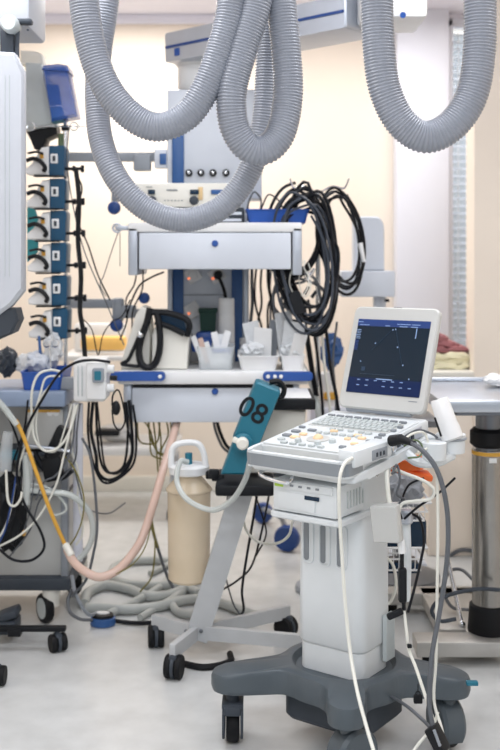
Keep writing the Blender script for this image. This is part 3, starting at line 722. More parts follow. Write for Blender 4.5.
band(b, hs2[6:-6], .006, .002, .038, DM); b.build('handle_band', 'band_grey', la)
MB().box((0, -.238, -.0), (.33, .08, .01), .003, M=DM).build('handle_floor', 'recess_shade', la)
kd = MB().prism(rrect(.335, .4, .012, cx=0, cy=-.005), .044, .05, DM, .002).build('control_panel', 'us_white', la)
def keys(name, m, lst, par=kd, z=.0535, h=.007, bev=.0015):
    if name == 'keyboard_row':
        b_ = MB()
        for x, y, sx, sy in lst: deckbox(b_, x*.94, y*1.12-.018, z, sx*.95, sy*1.1, h, bev)
        return b_.build(name, m, par)
    for x, y, sx, sy in lst: deckbox(MB(), x*.94, y*1.12-.018, z, sx, sy*1.15, h, bev).build(name[:-1], m, par)
MB().prism(rrect(.29, .115, .006, cx=0, cy=.078), .0495, .051, DM).build('keyboard_bed', 'us_lid', kd)
for r in range(5):
    keys('keyboard_row', 'key', [(-.135+i*.0208+(r % 2)*.005, .05+r*.0185, .0165, .014) for i in range(14)])
keys('function_keys', 'key_dark', [(-.14+i*.035, .148, .024, .01) for i in range(9)])
keys('dark_keys', 'key_dark', [(-.14, -.045, .028, .014), (-.14, -.09, .028, .014), (-.095, -.02, .028, .012), (-.15, .0, .02, .01), (.15, .01, .02, .012), (.155, -.02, .02, .012), (.15, -.06, .02, .012), (.105, -.135, .02, .012), (.14, -.12, .022, .012), (.16, .1, .016, .012), (.16, .06, .016, .012)])
keys('grey_keys', 'key', [(-.06+.03*i, -.03, .018, .012) for i in range(6)]+[(-.1+.035*i, -.155, .02, .012) for i in range(5)]+[(-.13, -.13, .022, .012), (.1, .01, .02, .012), (.07, .015, .018, .01), (-.04, .015, .018, .01), (-.01, .015, .018, .01), (.03, .015, .018, .01)])
keys('lit_keys', 'key_warm', [(-.095, -.065, .022, .014), (-.1, -.1, .03, .014), (-.02, -.005, .024, .01), (.08, -.02, .024, .012), (.11, -.04, .024, .012), (.12, -.095, .022, .012), (.07, -.06, .018, .012)])
b = MB(); b.lathe([(.036, .0495), (.036, .053), (.03, .054)], DM @ Matrix.Translation((-.02, -.115, 0)), 28); b.build('trackball_ring', 'us_lid', kd)
b = MB(); b.sphere((-.02, -.115, .05), .017); bmesh.ops.transform(b.bm, matrix=DM, verts=b.bm.verts); b.build('trackball', 'key_warm', kd)
for (x, y) in ((.04, -.13), (.01, -.165), (-.06, -.165)): MB().lathe([(.011, .0495), (.01, .061), (.007, .063)], DM @ Matrix.Translation((x, y, 0)), 18).build('control_knob', 'key', kd)
# lid
hz = .066+.215*math.sin(tilt)
lt = math.radians(20)
LM = Matrix.Translation((.012, .216, hz-.004)) @ Matrix.Rotation(math.pi/2-lt, 4, 'X')     # local x right, y up the lid, z to the viewer
lw, lh = .32, .354
ld = MB().prism(rrect(lw, lh, .022, cx=0, cy=lh/2), -.014, .014, LM, .006).build('lid', 'us_lid', la)
MB().cyl((-.12, .225, hz-.004), (.12, .225, hz-.004), .012).build('hinge', 'grey', la)
sw, sh = .272, .256; sc_y = .18
def lp(b_, x, y, z, sx, sy, sz=.0008): b_.box((x, y+sc_y, z), (sx, sy, sz), M=LM); return b_
lp(MB(), 0, 0, .0143, sw, sh, .002).build('screen', 'screen', ld)
scr = ld.children[-1] if ld.children else ld
z = .0158
lp(MB(), 0, sh/2-.012, z, sw, .024).build('title_bar', 'ui_blue', scr)
lp(MB(), 0, -sh/2+.026, z, sw, .052).build('menu_bar', 'ui_navy', scr)
b = MB(); rnd = random.Random(3); z = .0166
def rd(x, y, sx, sy): lp(MB(), x, y, z, sx, sy).build('readout', 'ui_white', scr)
for x, y, wd in ((-.125, .118, .02), (-.12, .108, .012), (-.103, .108, .025), (-.02, .107, .018), (.04, .114, .05), (.085, .114, .03), (.04, .106, .03), (.08, .106, .025)): rd(x, y, wd, .0022)
for i in range(6): rd(-.128+rnd.uniform(0, .004), .09-i*.006, rnd.uniform(.012, .024), .0018)
for x in range(7):
    for y in range(2):
        if (x, y) not in ((2, 1), (6, 0)): rd(-.095+x*.032, -.083-y*.018, .011, .0026)
rd(0, -.077, .06, .003); rd(.09, .085, .003, .035)
for x, y in ((-.055, .045), (.03, .035), (.06, -.025), (-.1, -.02), (0.002, .094), (.012, .096), (.09, -.07)): rd(x, y, .004, .004)

b = MB()
for (xa, ya, xb_, yb_) in ((-.005, .09, -.065, .02), (.015, .09, .055, -.02)):
    L_ = math.hypot(xb_-xa, yb_-ya); a_ = math.atan2(yb_-ya, xb_-xa)
    b.box((0, 0, 0), (L_, .0012, .0006), M=LM @ Matrix.Translation(((xa+xb_)/2, (ya+yb_)/2+sc_y, z)) @ Matrix.Rotation(a_, 4, 'Z'))
lp(b, -.03, -.062, z, .13, .0016); lp(b, -.085, -.045, z, .014, .014)
b.build('scan_lines', 'ui_dim', scr)
b = MB()
for i in range(7): lp(b, -.128, .052-i*.0052, z, .014, .003)
b.build('side_readout', 'ui_blue', scr)
MB().box((0, lh, 0), (.03, .006, .012), .002, M=LM).build('lid_latch', 'black', ld)
lp(MB(), .115, -sh/2-.014, .0143, .03, .003).build('marking', 'key_dark', ld)
# side ports
MB().box((.178, .04, .022), (.006, .28, .032), .002, M=DM).build('side_panel', 'alu', la)
b = MB(); b.lathe([(.013, 0), (.013, .008), (.009, .01)], DM @ Matrix.Translation((.181, -.02, .02)) @ Matrix.Rotation(math.pi/2, 4, 'Y'), 18); b.build('round_port', 'chrome', la)
b = MB(); 
for y in (.02, .05, .08, .11): b.box((.1825, y, .022), (.004, .018, .018), .001, M=DM)
b.build('port', 'dark_grey', la)

# probe connector on the tray at the right front
pc = thing('probe_connector', 'white and grey transducer plug block lying at the right of the keyboard', 'connector', P(365, 463, 3.0))
A = P(346, 459, 2.95); B = P(384, 447, 3.1)
MX_ = frame((A+B)/2, B-A, (0, 0, 1))
MB().box((0, 0, 0), ((B-A).length, .05, .06), .008, M=MX_).build('block', 'us_white', pc, True)
e = MB().box((.028, -.003, .031), (.078, .03, .004), .0015, M=MX_).build('grey_face', 'grey', pc, True)
b = MB()
for i in range(3): b.box((.01+i*.018, -.003, .034), (.006, .012, .003), M=MX_)
b.build('marking', 'dark_grey', pc, True)
cable('probe_cable', [(352, 458, 2.93), (345, 463, 2.9), (340, 476, 2.88), (339, 500, 2.88), (341, 540, 2.9), (345, 600, 2.9), (350, 650, 2.88), (357, 690, 2.82), (366, 725, 2.76), (378, 765, 2.7)], .0062, 'cable_white', 'white probe cable falling down the front of the white column')

# gel bottle / probe cup at right and its holder ring
gh = thing('probe_holder', 'white two cup probe holder on the right end of the cart tray', 'holder', P(445, 452, 3.2))
b = MB(); b.lathe([(.034, -.03), (.042, -.028), (.045, .028), (.04, .03)], Matrix.Translation(P(451, 443, 3.22)), 28); b.lathe([(.03, -.035), (.036, -.03), (.038, .02), (.034, .022)], Matrix.Translation(P(434, 449, 3.16)), 28)
b.build('cup', 'us_white', gh, True)
b = MB(); b.tube([P(404, 452, 3.2), P(418, 462, 3.16), P(436, 462, 3.16), P(452, 455, 3.2)], .016, 10); b.tube([P(395, 452, 3.3), P(420, 440, 3.32), P(445, 437, 3.28)], .011, 10); b.build('arm', 'us_white', gh, True)
b = MB(); b.torus(P(451, 438, 3.22), .0445, .004); b.build('rim', 'grey', gh, True)
pb = thing('white_cylinder', 'white leaning cylinder bottle standing in the probe holder', 'bottle', P(452, 438, 3.2))
A = P(453, 440, 3.19); B = P(439, 399, 3.21)
b = MB(); M = Matrix.Translation(A) @ (B-A).to_track_quat('Z', 'Y').to_matrix().to_4x4(); L = (B-A).length
b.lathe([(.026, 0), (.034, .006), (.034, L*.25), (.031, L*.4), (.029, L*.95), (.026, L)], M, 28); b.build('body', 'white', pb, True)
MB().box((0, 0, 0), (.006, .006, .06), .002, M=Matrix.Translation(P(438, 427, 3.16)) @ (B-A).to_track_quat('Z', 'Y').to_matrix().to_4x4()).build('side_strip', 'black', pb, True)
for i, (pts, m, lab, r) in enumerate([
    ([(402, 442, 3.08), (412, 434, 3.1), (424, 433, 3.14), (428, 447, 3.14), (418, 452, 3.1)], 'cable_white', 'white lead looping around the holder in front of the leaning white bottle', .0045),
    ([(405, 436, 3.2), (418, 430, 3.22), (432, 434, 3.22), (440, 440, 3.2)], 'cable_grey', 'grey lead lying behind the black plug on the tray', .004),
    ([(404, 446, 3.06), (415, 440, 3.08), (422, 446, 3.1), (420, 456, 3.1), (408, 458, 3.08)], 'brass_green', 'greenish lead curled under the black plug', .0035)]): cable('probe_lead', pts, r, m, lab)
# black plug + thick grey cable
bp = thing('cable_plug', 'black plug pushed into the right side of the ultrasound machine', 'plug', P(400, 442, 3.05))
b = MB(); b.cyl(P(391, 441, 3.06), P(402, 439, 3.02), .017, .015, bev=.003); b.cyl(P(401, 439, 3.02), P(415, 444, 2.98), .013, .008); b.build('body', 'black', bp, True)
cable('thick_cable', [(412, 443, 2.985), (424, 452, 2.95), (436, 468, 2.93), (444, 492, 2.92), (448, 522, 2.92), (447, 560, 2.92), (440, 610, 2.92), (432, 655, 2.9), (429, 700, 2.88), (433, 728, 2.86)], .0085, 'cable_grey', 'thick dark grey cable curving down the right side of the cart')
pg = thing('floor_plug', 'black angular plug block at the lower end of the thick grey cable', 'plug', P(435, 745, 2.85))
A = P(431, 726, 2.86); B = P(444, 752, 2.84); MB().box((0, 0, 0), (.05, .03, (B-A).length), .006, M=Matrix.Translation((A+B)/2) @ (B-A).to_track_quat('Z', 'Y').to_matrix().to_4x4()).build('body', 'black', pg, True)
b = MB(); b.cyl(P(434, 730, 2.825), P(440, 746, 2.82), .004); b.build('stripe', 'grey', pg, True)

# orange packs, baskets and adapters on the right side of the column
op = MB(); A = P(407, 463, 3.5)
M = Matrix.Translation(A) @ Matrix.Rotation(math.radians(-30), 4, 'Z') @ Matrix.Rotation(math.radians(-8), 4, 'Y')
op.box((0, 0, 0), (.14, .12, .035), .006, M=M); tag(op.build('orange_pack', 'orange'), 'bright orange flat pack under the right side of the cart tray', 'pack')
op = MB(); op.box((0, 0, 0), (.12, .1, .02), .005, M=Matrix.Translation(P(413, 472, 3.5)) @ Matrix.Rotation(math.radians(14), 4, 'Y')); tag(op.build('orange_pack', 'orange'), 'second orange pack lying slanted below the first orange pack', 'pack')
wbk = thing('wire_basket', 'white two tier wire basket rack behind the column of the ultrasound cart', 'basket', P(408, 582, 3.7))
def basket(px0, px1, py0, py1, Y, D):
    b_ = MB(); a, c = P(px0, py0, Y), P(px1, py1, Y)
    for z_, k in ((a.z, 0), ((a.z*.5+c.z*.5), .01), (c.z, .02)):
        q = [Vector((a.x+k, Y+k, z_)), Vector((c.x-k, Y+k, z_)), Vector((c.x-k, Y+D-k, z_)), Vector((a.x+k, Y+D-k, z_))]
        b_.sweep([x for e_ in range(4) for x in (q[e_], q[e_].lerp(q[(e_+1) % 4], .5))], .0035 if k else .0045, 6, closed=True)
    for i in range(9):
        x_ = a.x+.02+(c.x-a.x-.04)*i/8
        b_.sweep([Vector((x_, Y, a.z)), Vector((x_, Y+.02, c.z)), Vector((x_, Y+D-.02, c.z)), Vector((x_, Y+D, a.z))], .0015, 5)
    return b_
basket(372, 431, 503, 522, 3.62, .25).build('basket', 'white', wbk, True)
basket(372, 427, 548, 572, 3.62, .25).build('basket', 'white', wbk, True)
for y in (3.66, 3.84): MB().cyl((P(379, 0, 3.65).x, y, .33), (P(379, 0, 3.65).x, y, .93), .009).build('post', 'white', wbk, True)
for (pa, pb_, ya, yb, Y, lab, m) in ((378, 424, 516, 545, 3.74, 'dark blue box lying between the two wire baskets', 'display'), (376, 418, 560, 569, 3.72, 'dark blue pack in the lower wire basket', 'display')):
    a, c = P(pa, ya, Y), P(pb_, yb, Y); tag(MB().box((a+c)/2, (c.x-a.x, .12, a.z-c.z), .008).build('supply_pack', m), lab, 'pack')
crumple('clear_bag', 'rumpled clear and grey plastic bag in the upper wire basket', 405, 490, 3.74, .07, .06, 'grey', 'bag', seed=11)
ad = thing('power_adapter', 'small white flat box hanging at the right of the white column', 'adapter', P(386, 543, 3.0))
MB().prism(rrect(.082, .108, .006), -.018, .018, frame(P(386.5, 523, 3.02), (1, -.55, .12), (-.1, 0, 1)), .004).build('housing', 'us_lid', ad, True)
cable('adapter_cable', [(387, 468, 3.1), (387, 480, 3.06), (389, 500, 3.04), (392, 508, 3.03)], .008, 'cable_white', 'short thick white cable entering the top of the small hanging box')
cable('adapter_cable', [(401, 540, 3.02), (402, 553, 3.02)], .011, 'white', 'white sleeve with a yellow mark below the small hanging box', 'cable sleeve')
cc = thing('inline_connector', 'black cable connector hanging below the white sleeve', 'connector', P(402, 620, 3.02))
b = MB(); b.tube([P(402, 552, 3.02), P(402, 568, 3.02), P(403, 590, 3.02), P(404, 610, 3.02)], .006); b.box(P(402.5, 585, 3.02), (.024, .022, .1), .006); b.box(P(395, 614, 3.01), (.05, .022, .018), .006, R=Matrix.Rotation(math.radians(-24), 3, 'Y')); b.build('body', 'black', cc, True)
cable('thin_lead', [(404, 610, 3.02), (407, 635, 3.0), (409, 650, 3.0), (416, 668, 2.96), (424, 692, 2.92), (434, 722, 2.88), (446, 757, 2.86)], .0055, 'cable_white', 'white lead running from the black connector down to the floor plug')
tag(MB().box(P(409.5, 646, 2.99), (.013, .013, .01), .002).build('cable_clip', 'black'), 'tiny black clip on the white lead below the connector', 'clip')
tg = thing('hanging_tag', 'small black weight hanging under the right arm of the grey base', 'tag', P(418, 704, 3.0))
b = MB(); b.cyl(P(418, 684, 3.0), P(418, 694, 3.0), .0015); b.build('string', 'black', tg, True)
b = MB(); b.box(P(418, 699, 3.0), (.026, .012, .026), .004); b.torus(P(418, 693.5, 3.0), .006, .002, Matrix.Rotation(math.pi/2, 4, 'X')); b.build('weight', 'black', tg, True)
cm = thing('chrome_clamp', 'grey round cable clamp ring at the right of the column', 'clamp', P(405, 525, 3.15))
b = MB(); b.lathe([(.018, 0), (.021, .004), (.021, .036), (.017, .04)], Matrix.Translation(P(406, 523, 3.15)), 20); b.build('ring', 'alu', cm, True)
b = MB(); b.tube([P(406, 523, 3.16), P(407, 560, 3.16), P(406, 600, 3.17)], .014, 10); b.build('white_hose', 'us_white', cm, True)
for pts, r, m, lab in [
    ([(437, 470, 2.96), (438, 520, 2.98), (437, 600, 2.98), (436, 660, 2.98), (434, 700, 2.96), (442, 730, 2.92), (447, 758, 2.9)], .0052, 'cable_white', 'straight white cable hanging just left of the thick grey cable'),
    ([(398, 517, 3.1), (402, 504, 3.1), (415, 501, 3.1), (430, 499, 3.1), (434, 490, 3.1), (424, 481, 3.1), (404, 473, 3.12), (392, 468, 3.14)], .006, 'cable_white', 'white cable making a sharp bend above the upper wire basket'),
    ([(404, 519, 3.12), (418, 507, 3.12), (440, 492, 3.14), (455, 478, 3.16)], .0045, 'cable_black', 'black lead running up right from the chrome ring'),
    ([(402, 519, 3.12), (400, 508, 3.14), (408, 486, 3.2), (424, 478, 3.2)], .004, 'cable_black', 'black lead curving above the chrome ring toward the tray'),
    ([(409, 512, 3.14), (420, 520, 3.14), (424, 540, 3.14), (421, 560, 3.12), (414, 590, 3.1), (408, 612, 3.06)], .005, 'cable_black', 'black lead hanging over the front of the wire baskets'),
    ([(392, 474, 3.1), (397, 465, 3.12), (400, 480, 3.1), (397, 494, 3.1), (404, 500, 3.12), (394, 506, 3.1)], .0045, 'cable_grey', 'grey lead twisted above the small hanging box'),
    ([(384, 556, 3.4), (393, 565, 3.4), (396, 585, 3.4), (391, 601, 3.4), (383, 606, 3.4)], .006, 'cable_white', 'white tube curved in front of the lower wire basket'),
    ([(449, 556, 5.235), (462, 550, 5.235), (480, 552, 5.235)], .01, 'cable_grey', 'grey hose passing behind the steel column near the cabinet base'),
    ([(476, 583, 4.1), (462, 570, 4.2), (449, 572, 4.2), (444, 590, 4.2), (452, 607, 4.15), (470, 610, 4.1)], .008, 'cable_grey', 'dark cable loop just left of the steel column'),
    ([(500, 590, 3.8), (478, 589, 3.8), (452, 594, 3.8), (437, 602, 3.8), (432, 612, 3.8), (440, 621, 3.8), (456, 619, 3.8)], .009, 'dark_grey', 'black cable coiled around the foot of the steel column'),
    ([(378, 690, 3.1), (392, 697, 3.1), (408, 707, 3.0), (425, 722, 2.95), (432, 730, 2.9)], .006, 'cable_grey', 'grey cable on the floor under the right arm of the base'),
    ([(409, 757, 2.9), (420, 742, 2.92), (432, 728, 2.94), (438, 712, 2.96)], .005, 'cable_white', 'white cable curling on the floor at the bottom right')]:
    cable('hanging_cable', pts, r, m, lab)
tag(MB().box(P(472, 683, 3.1), (.035, .02, .012), .003).build('castor_tab', 'teal'), 'small teal tab on the right castor of the grey base', 'tab')

# dark round base trolley behind the baskets
dr = thing('round_base_trolley', 'dark round trolley base behind the wire baskets', 'trolley', P(402, 590, 4.6))
c = P(402, 588, 4.7); b = MB(); b.lathe([(.15, .045), (.17, .05), (.17, .075), (.1, .09), (.02, .1)], Matrix.Translation((c.x, 4.7, 0)), 32); b.cyl((c.x-.02, 4.72, .09), (c.x-.02, 4.72, .75), .02); b.build('base', 'dark_steel', dr, True)
MB().box((c.x-.02, 4.72, .77), (.34, .3, .03), .006).build('tray', 'dark_steel', dr, True)
for a in (-.12, .12):
    twin_castor(dr, Vector((c.x+a, 4.63, 0)), .025, 0, 'rubber', .05)

# ------------------------------------------------------------------ wall device, cable hanger
wd = thing('wall_device', 'pale lavender medical device with rounded cover on an arm, left of the white pillar', 'medical device', P(368, 297, 5.0))
b = MB(); a, c = P(341, 271, 5.0), P(395.5, 297, 5.0); b.box(((a.x+c.x)/2, 5.1, (a.z+c.z)/2), (c.x-a.x, .2, a.z-c.z), .008); b.build('box', 'pale_blue', wd, True)
pts = [(-.075, 0), (.075, 0), (.075, .2)]+[(.035+.04*math.cos(math.radians(q)), .2+.065*math.sin(math.radians(q))) for q in range(15, 91, 15)]+[(-.075, .265)]
b = MB(); p0 = P(369, 271, 5.05); b.prism(pts, -.1, 0, frame((p0.x, 5.05, p0.z), (1, 0, 0), (0, 0, 1)), .008); b.build('cover', 'pale_blue', wd, True)
b = MB(); p1 = P(380, 297, 5.1); b.box((p1.x, 5.12, 1.1), (.06, .05, .48), .006); b.box((p1.x, 5.12, .03), (.4, .4, .06), .01); b.cyl((p1.x, 5.12, .05), (p1.x, 5.12, .9), .025); b.build('pole', 'pale_blue', wd, True)
b = MB(); b.cyl(P(387, 299, 5.02), P(387, 302, 5.02), .012); b.build('bottom_knob', 'black', wd, True)
ch = thing('cable_hanger', 'chrome pole with hooks holding coiled cables right of the shelves', 'stand', (P(318, 0, 4.7).x, 4.7, 0))
hx = P(318, 0, 4.7).x
b = MB(); b.cyl((hx, 4.7, .08), (hx, 4.7, 1.8), .011); b.build('pole', 'chrome', ch, True)
b = MB()
for s_ in (-1, 1): b.tube([Vector((hx, 4.7, 1.79)), Vector((hx+s_*.06, 4.66, 1.82)), Vector((hx+s_*.11, 4.62, 1.81)), Vector((hx+s_*.13, 4.6, 1.85))], .004)
b.build('hook', 'chrome', ch, True)
MB().lathe([(.1, 0), (.105, .01), (.1, .03), (.03, .045), (.02, .09)], Matrix.Translation((hx, 4.7, 0)), 32).build('base', 'grey', ch, True)
def coil(name, label, cx_, cy_, Y, rx, ry, n, r, m, seed, jit=3.5, skew=0, drift=0):
    rnd = random.Random(seed); b_ = MB(); pts = []
    for k in range(n):
        jx, jy, ox, oy = rnd.uniform(-jit, jit), rnd.uniform(-jit, jit)*1.4, rnd.uniform(-jit, jit), rnd.uniform(-jit, jit)*.4
        for i in range(12):
            a = 2*math.pi*i/12+math.pi/2
            pts.append(P(cx_+ox+skew*math.sin(a)+drift*k/n+(rx+jx)*math.cos(a), cy_+oy-(ry+jy)*math.sin(a)+max(0, -(ry+jy)*math.sin(a))*0+(jy if math.sin(a) < 0 else -jy*.6), Y-.04+.08*((k*.37) % 1)+.01*math.sin(a*2)))
    b_.sweep(spline(pts, 3), r, 8); return tag(b_.build(name, m), label, 'cable')
coil('cable_coil', 'large coil of thick black cables hanging at the right end of the upper shelf', 307, 260, 4.45, 29, 63, 8, .0072, 'cable_black', 1, 6, -4)
coil('cable_coil', 'inner dark grey cable coil hanging beside the upper drawer', 304, 262, 4.4, 24, 60, 4, .0055, 'coil_grey', 5, 5, -6)
coil('cable_coil', 'black cable coil hanging from the left hook of the chrome pole', 296, 232, 4.68, 22, 40, 5, .007, 'cable_black', 2, 4, 3)
coil('cable_coil', 'black cable coil hanging from the right hook of the chrome pole', 341, 240, 4.66, 20, 48, 5, .0065, 'cable_black', 3, 3, -6)
coil('cable_coil', 'thin grey cable coil low under the large black coil', 300, 300, 4.5, 26, 22, 3, .006, 'cable_grey', 8, 4, 0)
coil('cable_coil', 'thin white lead coil tangled inside the large black coil', 302, 280, 4.42, 10, 18, 2, .0025, 'cable_white', 9, 4, 0)
cl = thing('connector_bundle', 'cluster of chrome and black cable connectors inside the hanging coils', 'connector', P(302, 290, 4.4))
rnd = random.Random(5)
for i in range(9):
    a = P(292+rnd.uniform(0, 20), 275+rnd.uniform(0, 26), 4.38+rnd.uniform(0, .06)); d_ = Vector((rnd.uniform(-.02, .02), 0, rnd.uniform(.015, .04)))
    MB().cyl(a, a+d_, .008, .006, 10).build('connector', 'chrome' if i % 3 else 'black', cl, True)
tag(MB().prism(rrect(.05, .1, .01), -.015, .015, frame(P(297, 303, 4.38), (1, 0, .3), (-.3, 0, 1)), .004).build('black_box', 'black'), 'black connector box hanging left in the cable cluster', 'connector')
q = MB(); a, c = P(360, 243, 4.6), P(364, 262, 4.6); q.cyl(a, c, .012, .008); tag(q.build('white_connector', 'white'), 'white connector hanging at the end of the right hook cables', 'connector')
# vertical black cables hanging behind the shelf
G = []
rnd = random.Random(12)
for i, (x0_, x1_) in enumerate(((252, 250), (257, 262), (262, 256), (268, 276), (272, 270), (276, 268), (281, 290), (285, 278), (290, 300), (294, 306))):
    pts = [(x0_, 262, 4.78), (x0_+rnd.uniform(-3, 3), 285, 4.79), ((x0_+x1_)/2+rnd.uniform(-4, 4), 305, 4.8), (x1_, 330, 4.8), (x1_+rnd.uniform(-3, 3), 352, 4.82)]
    cable('hanging_lead', pts, .006 if i % 3 else .009, 'cable_black' if i % 4 else 'cable_grey', 'dark cable hanging between the two shelves right of the blue strip', group='dark cables hanging between the shelves')
for i, pts in enumerate([[(306, 330, 4.6), (312, 370, 4.62), (318, 410, 4.65), (318, 450, 4.66)], [(322, 330, 4.6), (325, 370, 4.6), (330, 410, 4.6), (330, 450, 4.6)], [(326, 330, 4.5), (331, 370, 4.5), (337, 400, 4.5), (342, 440, 4.5)], [(337, 322, 4.6), (333, 360, 4.62), (336, 400, 4.62), (334, 450, 4.62)], [(300, 362, 4.75), (312, 384, 4.7), (318, 410, 4.6), (322, 450, 4.6)], [(308, 300, 4.7), (316, 345, 4.6), (322, 400, 4.6), (324, 450, 4.6)]]):
    cable('hanging_lead', pts, (.012, .007, .009, .006, .014, .008)[i], ('cable_black', 'cable_white', 'cable_black', 'cable_grey', 'tube_clear', 'cable_black')[i], ('thick black cable', 'thin white cable', 'black cable nearest the screen', 'grey cable', 'thick clear tube', 'black cable')[i]+' dropping between the worktop and the ultrasound screen')
crumple('blue_bag', 'blue soft bag hanging between the worktop and the ultrasound screen', 331, 352, 5.0, .055, .085, 'strip_blue', 'bag', seed=21)
tag(MB().cyl(P(327, 412, 5.0), P(327, 372, 5.0), .04, .036, bev=.008).build('white_canister', 'white'), 'white canister standing behind the cables left of the screen', 'canister')
tag(MB().box(P(335, 426, 5.1), (.26, .3, .22), .01).build('stool_cushion', 'wall_white'), 'pale padded block below the white canister', 'cushion')
tag(MB().box(P(309, 402, 4.9), (.05, .05, .06), .008).build('red_pack', 'red'), 'small red pack behind the black bumper of the white box device', 'pack')
tag(MB().box(P(330, 396, 4.96), (.06, .03, .035), .006).build('orange_label_pack', 'yellow'), 'small orange yellow pack in front of the white canister', 'pack')

# stool with blue wheels
bs = thing('blue_wheel_stool', 'low stool with large blue wheels behind the white column', 'stool', P(275, 552, 5.0))
for i, (px, py, Y) in enumerate(((263, 511, 5.9), (287, 538, 5.33), (300, 505, 6.0))):
    q = P(px, py, Y); r = .067 if i == 1 else .058
    w_ = MB().lathe([(r*.5, -.02), (r*.9, -.028), (r, -.012), (r, .012), (r*.9, .028), (r*.5, .02)], Matrix.Translation((q.x, Y, r)) @ Matrix.Rotation(math.radians(70), 4, 'Z') @ Matrix.Rotation(math.pi/2, 4, 'Y'), 28).build('wheel', 'deep_blue', bs, True)
q = P(281, 500, 5.55)
b = MB(); b.cyl((q.x, 5.52, .12), (q.x, 5.52, .36), .02); b.cyl((P(263, 0, 5.9).x, 5.9, .08), (q.x, 5.52, .13), .014); b.cyl((P(287, 0, 5.33).x, 5.33, .09), (q.x, 5.52, .13), .014); b.cyl((P(300, 0, 6.0).x, 6.0, .08), (q.x, 5.52, .13), .014); b.build('frame', 'grey', bs, True)
MB().lathe([(.12, .36), (.14, .37), (.14, .4), (.12, .41)], Matrix.Translation((q.x, 5.52, 0)), 28).build('seat', 'dark_grey', bs, True)

# ------------------------------------------------------------------ left foreground: ceiling monitor
mo = thing('ceiling_monitor', 'tall white monitor housing cut by the left edge, hung from a grey joint', 'monitor', P(0, 190, 3.6))
x_r = P(22.5, 0, 3.55).x; zt1, zb1 = P(0, 52, 3.55).z, P(0, 300, 3.55).z
pts = [(x_r-.5, zb1-.08), (x_r-.12, zb1-.08), (x_r-.04, zb1-.02), (x_r, zb1+.03), (x_r, zt1-.06), (x_r-.03, zt1), (x_r-.5, zt1+.03)]
MB().prism(pts, -3.62, -3.55, MX, .012).build('housing', 'mon_white', mo, True)
pts = [(x_r-.5, zb1-.03), (x_r-.03, zb1-.03), (x_r-.02, zb1-.07), (x_r-.04, zb1-.115), (x_r-.12, zb1-.15), (x_r-.5, zb1-.22)]
MB().prism(pts, -3.68, -3.57, MX, .01).build('bottom_cover', 'dark_grey', mo, True)
for dx in (.045, .06): MB().box((x_r-dx, 3.549, (zt1+zb1)/2), (.002, .002, zt1-zb1-.16)).build('seam', 'key', mo, True)
jc = P(11, 25, 3.6)
b = MB(); b.lathe([(.024, -.04), (.03, -.03), (.03, .03), (.024, .04)], FRONT(jc), 28); b.build('joint_disc', 'key', mo, True)
b = MB(); b.tube([P(18, 20, 3.62), P(17, 50, 3.62), P(18, 76, 3.6)], .008); b.box(P(8, 45, 3.63), (.05, .04, .12), .01); b.box(P(24, 22, 3.62), (.06, .04, .02), .008); b.build('joint_arm', 'dark_grey', mo, True)
ca = thing('ceiling_arm_housing', 'white ceiling arm housing in the top left corner', 'arm', P(10, 0, 3.7))
a, c = P(45, 43, 3.98), P(-80, -90, 3.98)
MB().box(((a.x+c.x)/2, 3.85, (a.z+c.z)/2), (a.x-c.x, .3, c.z-a.z), .015).build('housing', 'mon_white', ca, True)
b = MB(); b.cyl((P(-40, 0, 3.85).x, 3.85, c.z), (P(-40, 0, 3.85).x, 3.85, CEIL), .06); b.build('ceiling_tube', 'mon_white', ca, True)
for q in (P(22, 24, 3.7), P(28, 30, 3.7)): MB().cyl(q, q-Vector((0, .004, 0)), .004).build('screw', 'dark_grey', ca, True)
b = MB(); b.cyl(P(8, 40, 3.64), P(8, 32, 3.75), .02); b.build('joint', 'grey', ca, True)

# wall monitor behind, blue bottle warmer
wm = thing('infusion_monitor', 'white slanted device housing with a black foot behind the pump stack', 'medical device', P(35, 130, 4.5))
slab([(24, 130), (53, 126), (46, 80), (41, 63), (25, 62)], 4.45, 4.62, .012).build('housing', 'key', wm, True)
slab([(20, 64), (44, 66), (42, 54), (36, 51), (20, 50)], 4.64, 4.72, .008).build('back_cover', 'warm_white', wm, True)
slab([(26, 132), (56, 125), (57, 134), (46, 139), (42, 150), (34, 149), (30, 139)], 4.46, 4.56, .006).build('foot', 'black', wm, True)
MB().cyl(P(38, 146, 4.52), (P(38, 0, 4.52).x, 4.52, 1.99), .012).build('stem', 'dark_grey', wm, True)
bw = thing('blue_container', 'translucent blue square container next to the white slanted housing', 'container', P(60, 120, 4.4))
slab([(51, 121), (77, 116), (68, 70), (63, 66), (42, 68)], 4.34, 4.46, .012).build('body', 'clear_blue', bw, True)
slab([(41.5, 69.5), (69, 71.5), (67, 65), (58, 63.5), (43, 65)], 4.33, 4.47, .006).build('lid', 'clear_blue', bw, True)
slab([(49, 104), (60, 103), (57, 84), (46, 84)], 4.37, 4.43, .01).build('core', 'deep_blue', bw, True)
slab([(51, 122), (62, 120), (60, 106), (50, 107)], 4.36, 4.45, .006).build('liquid', 'teal', bw, True)

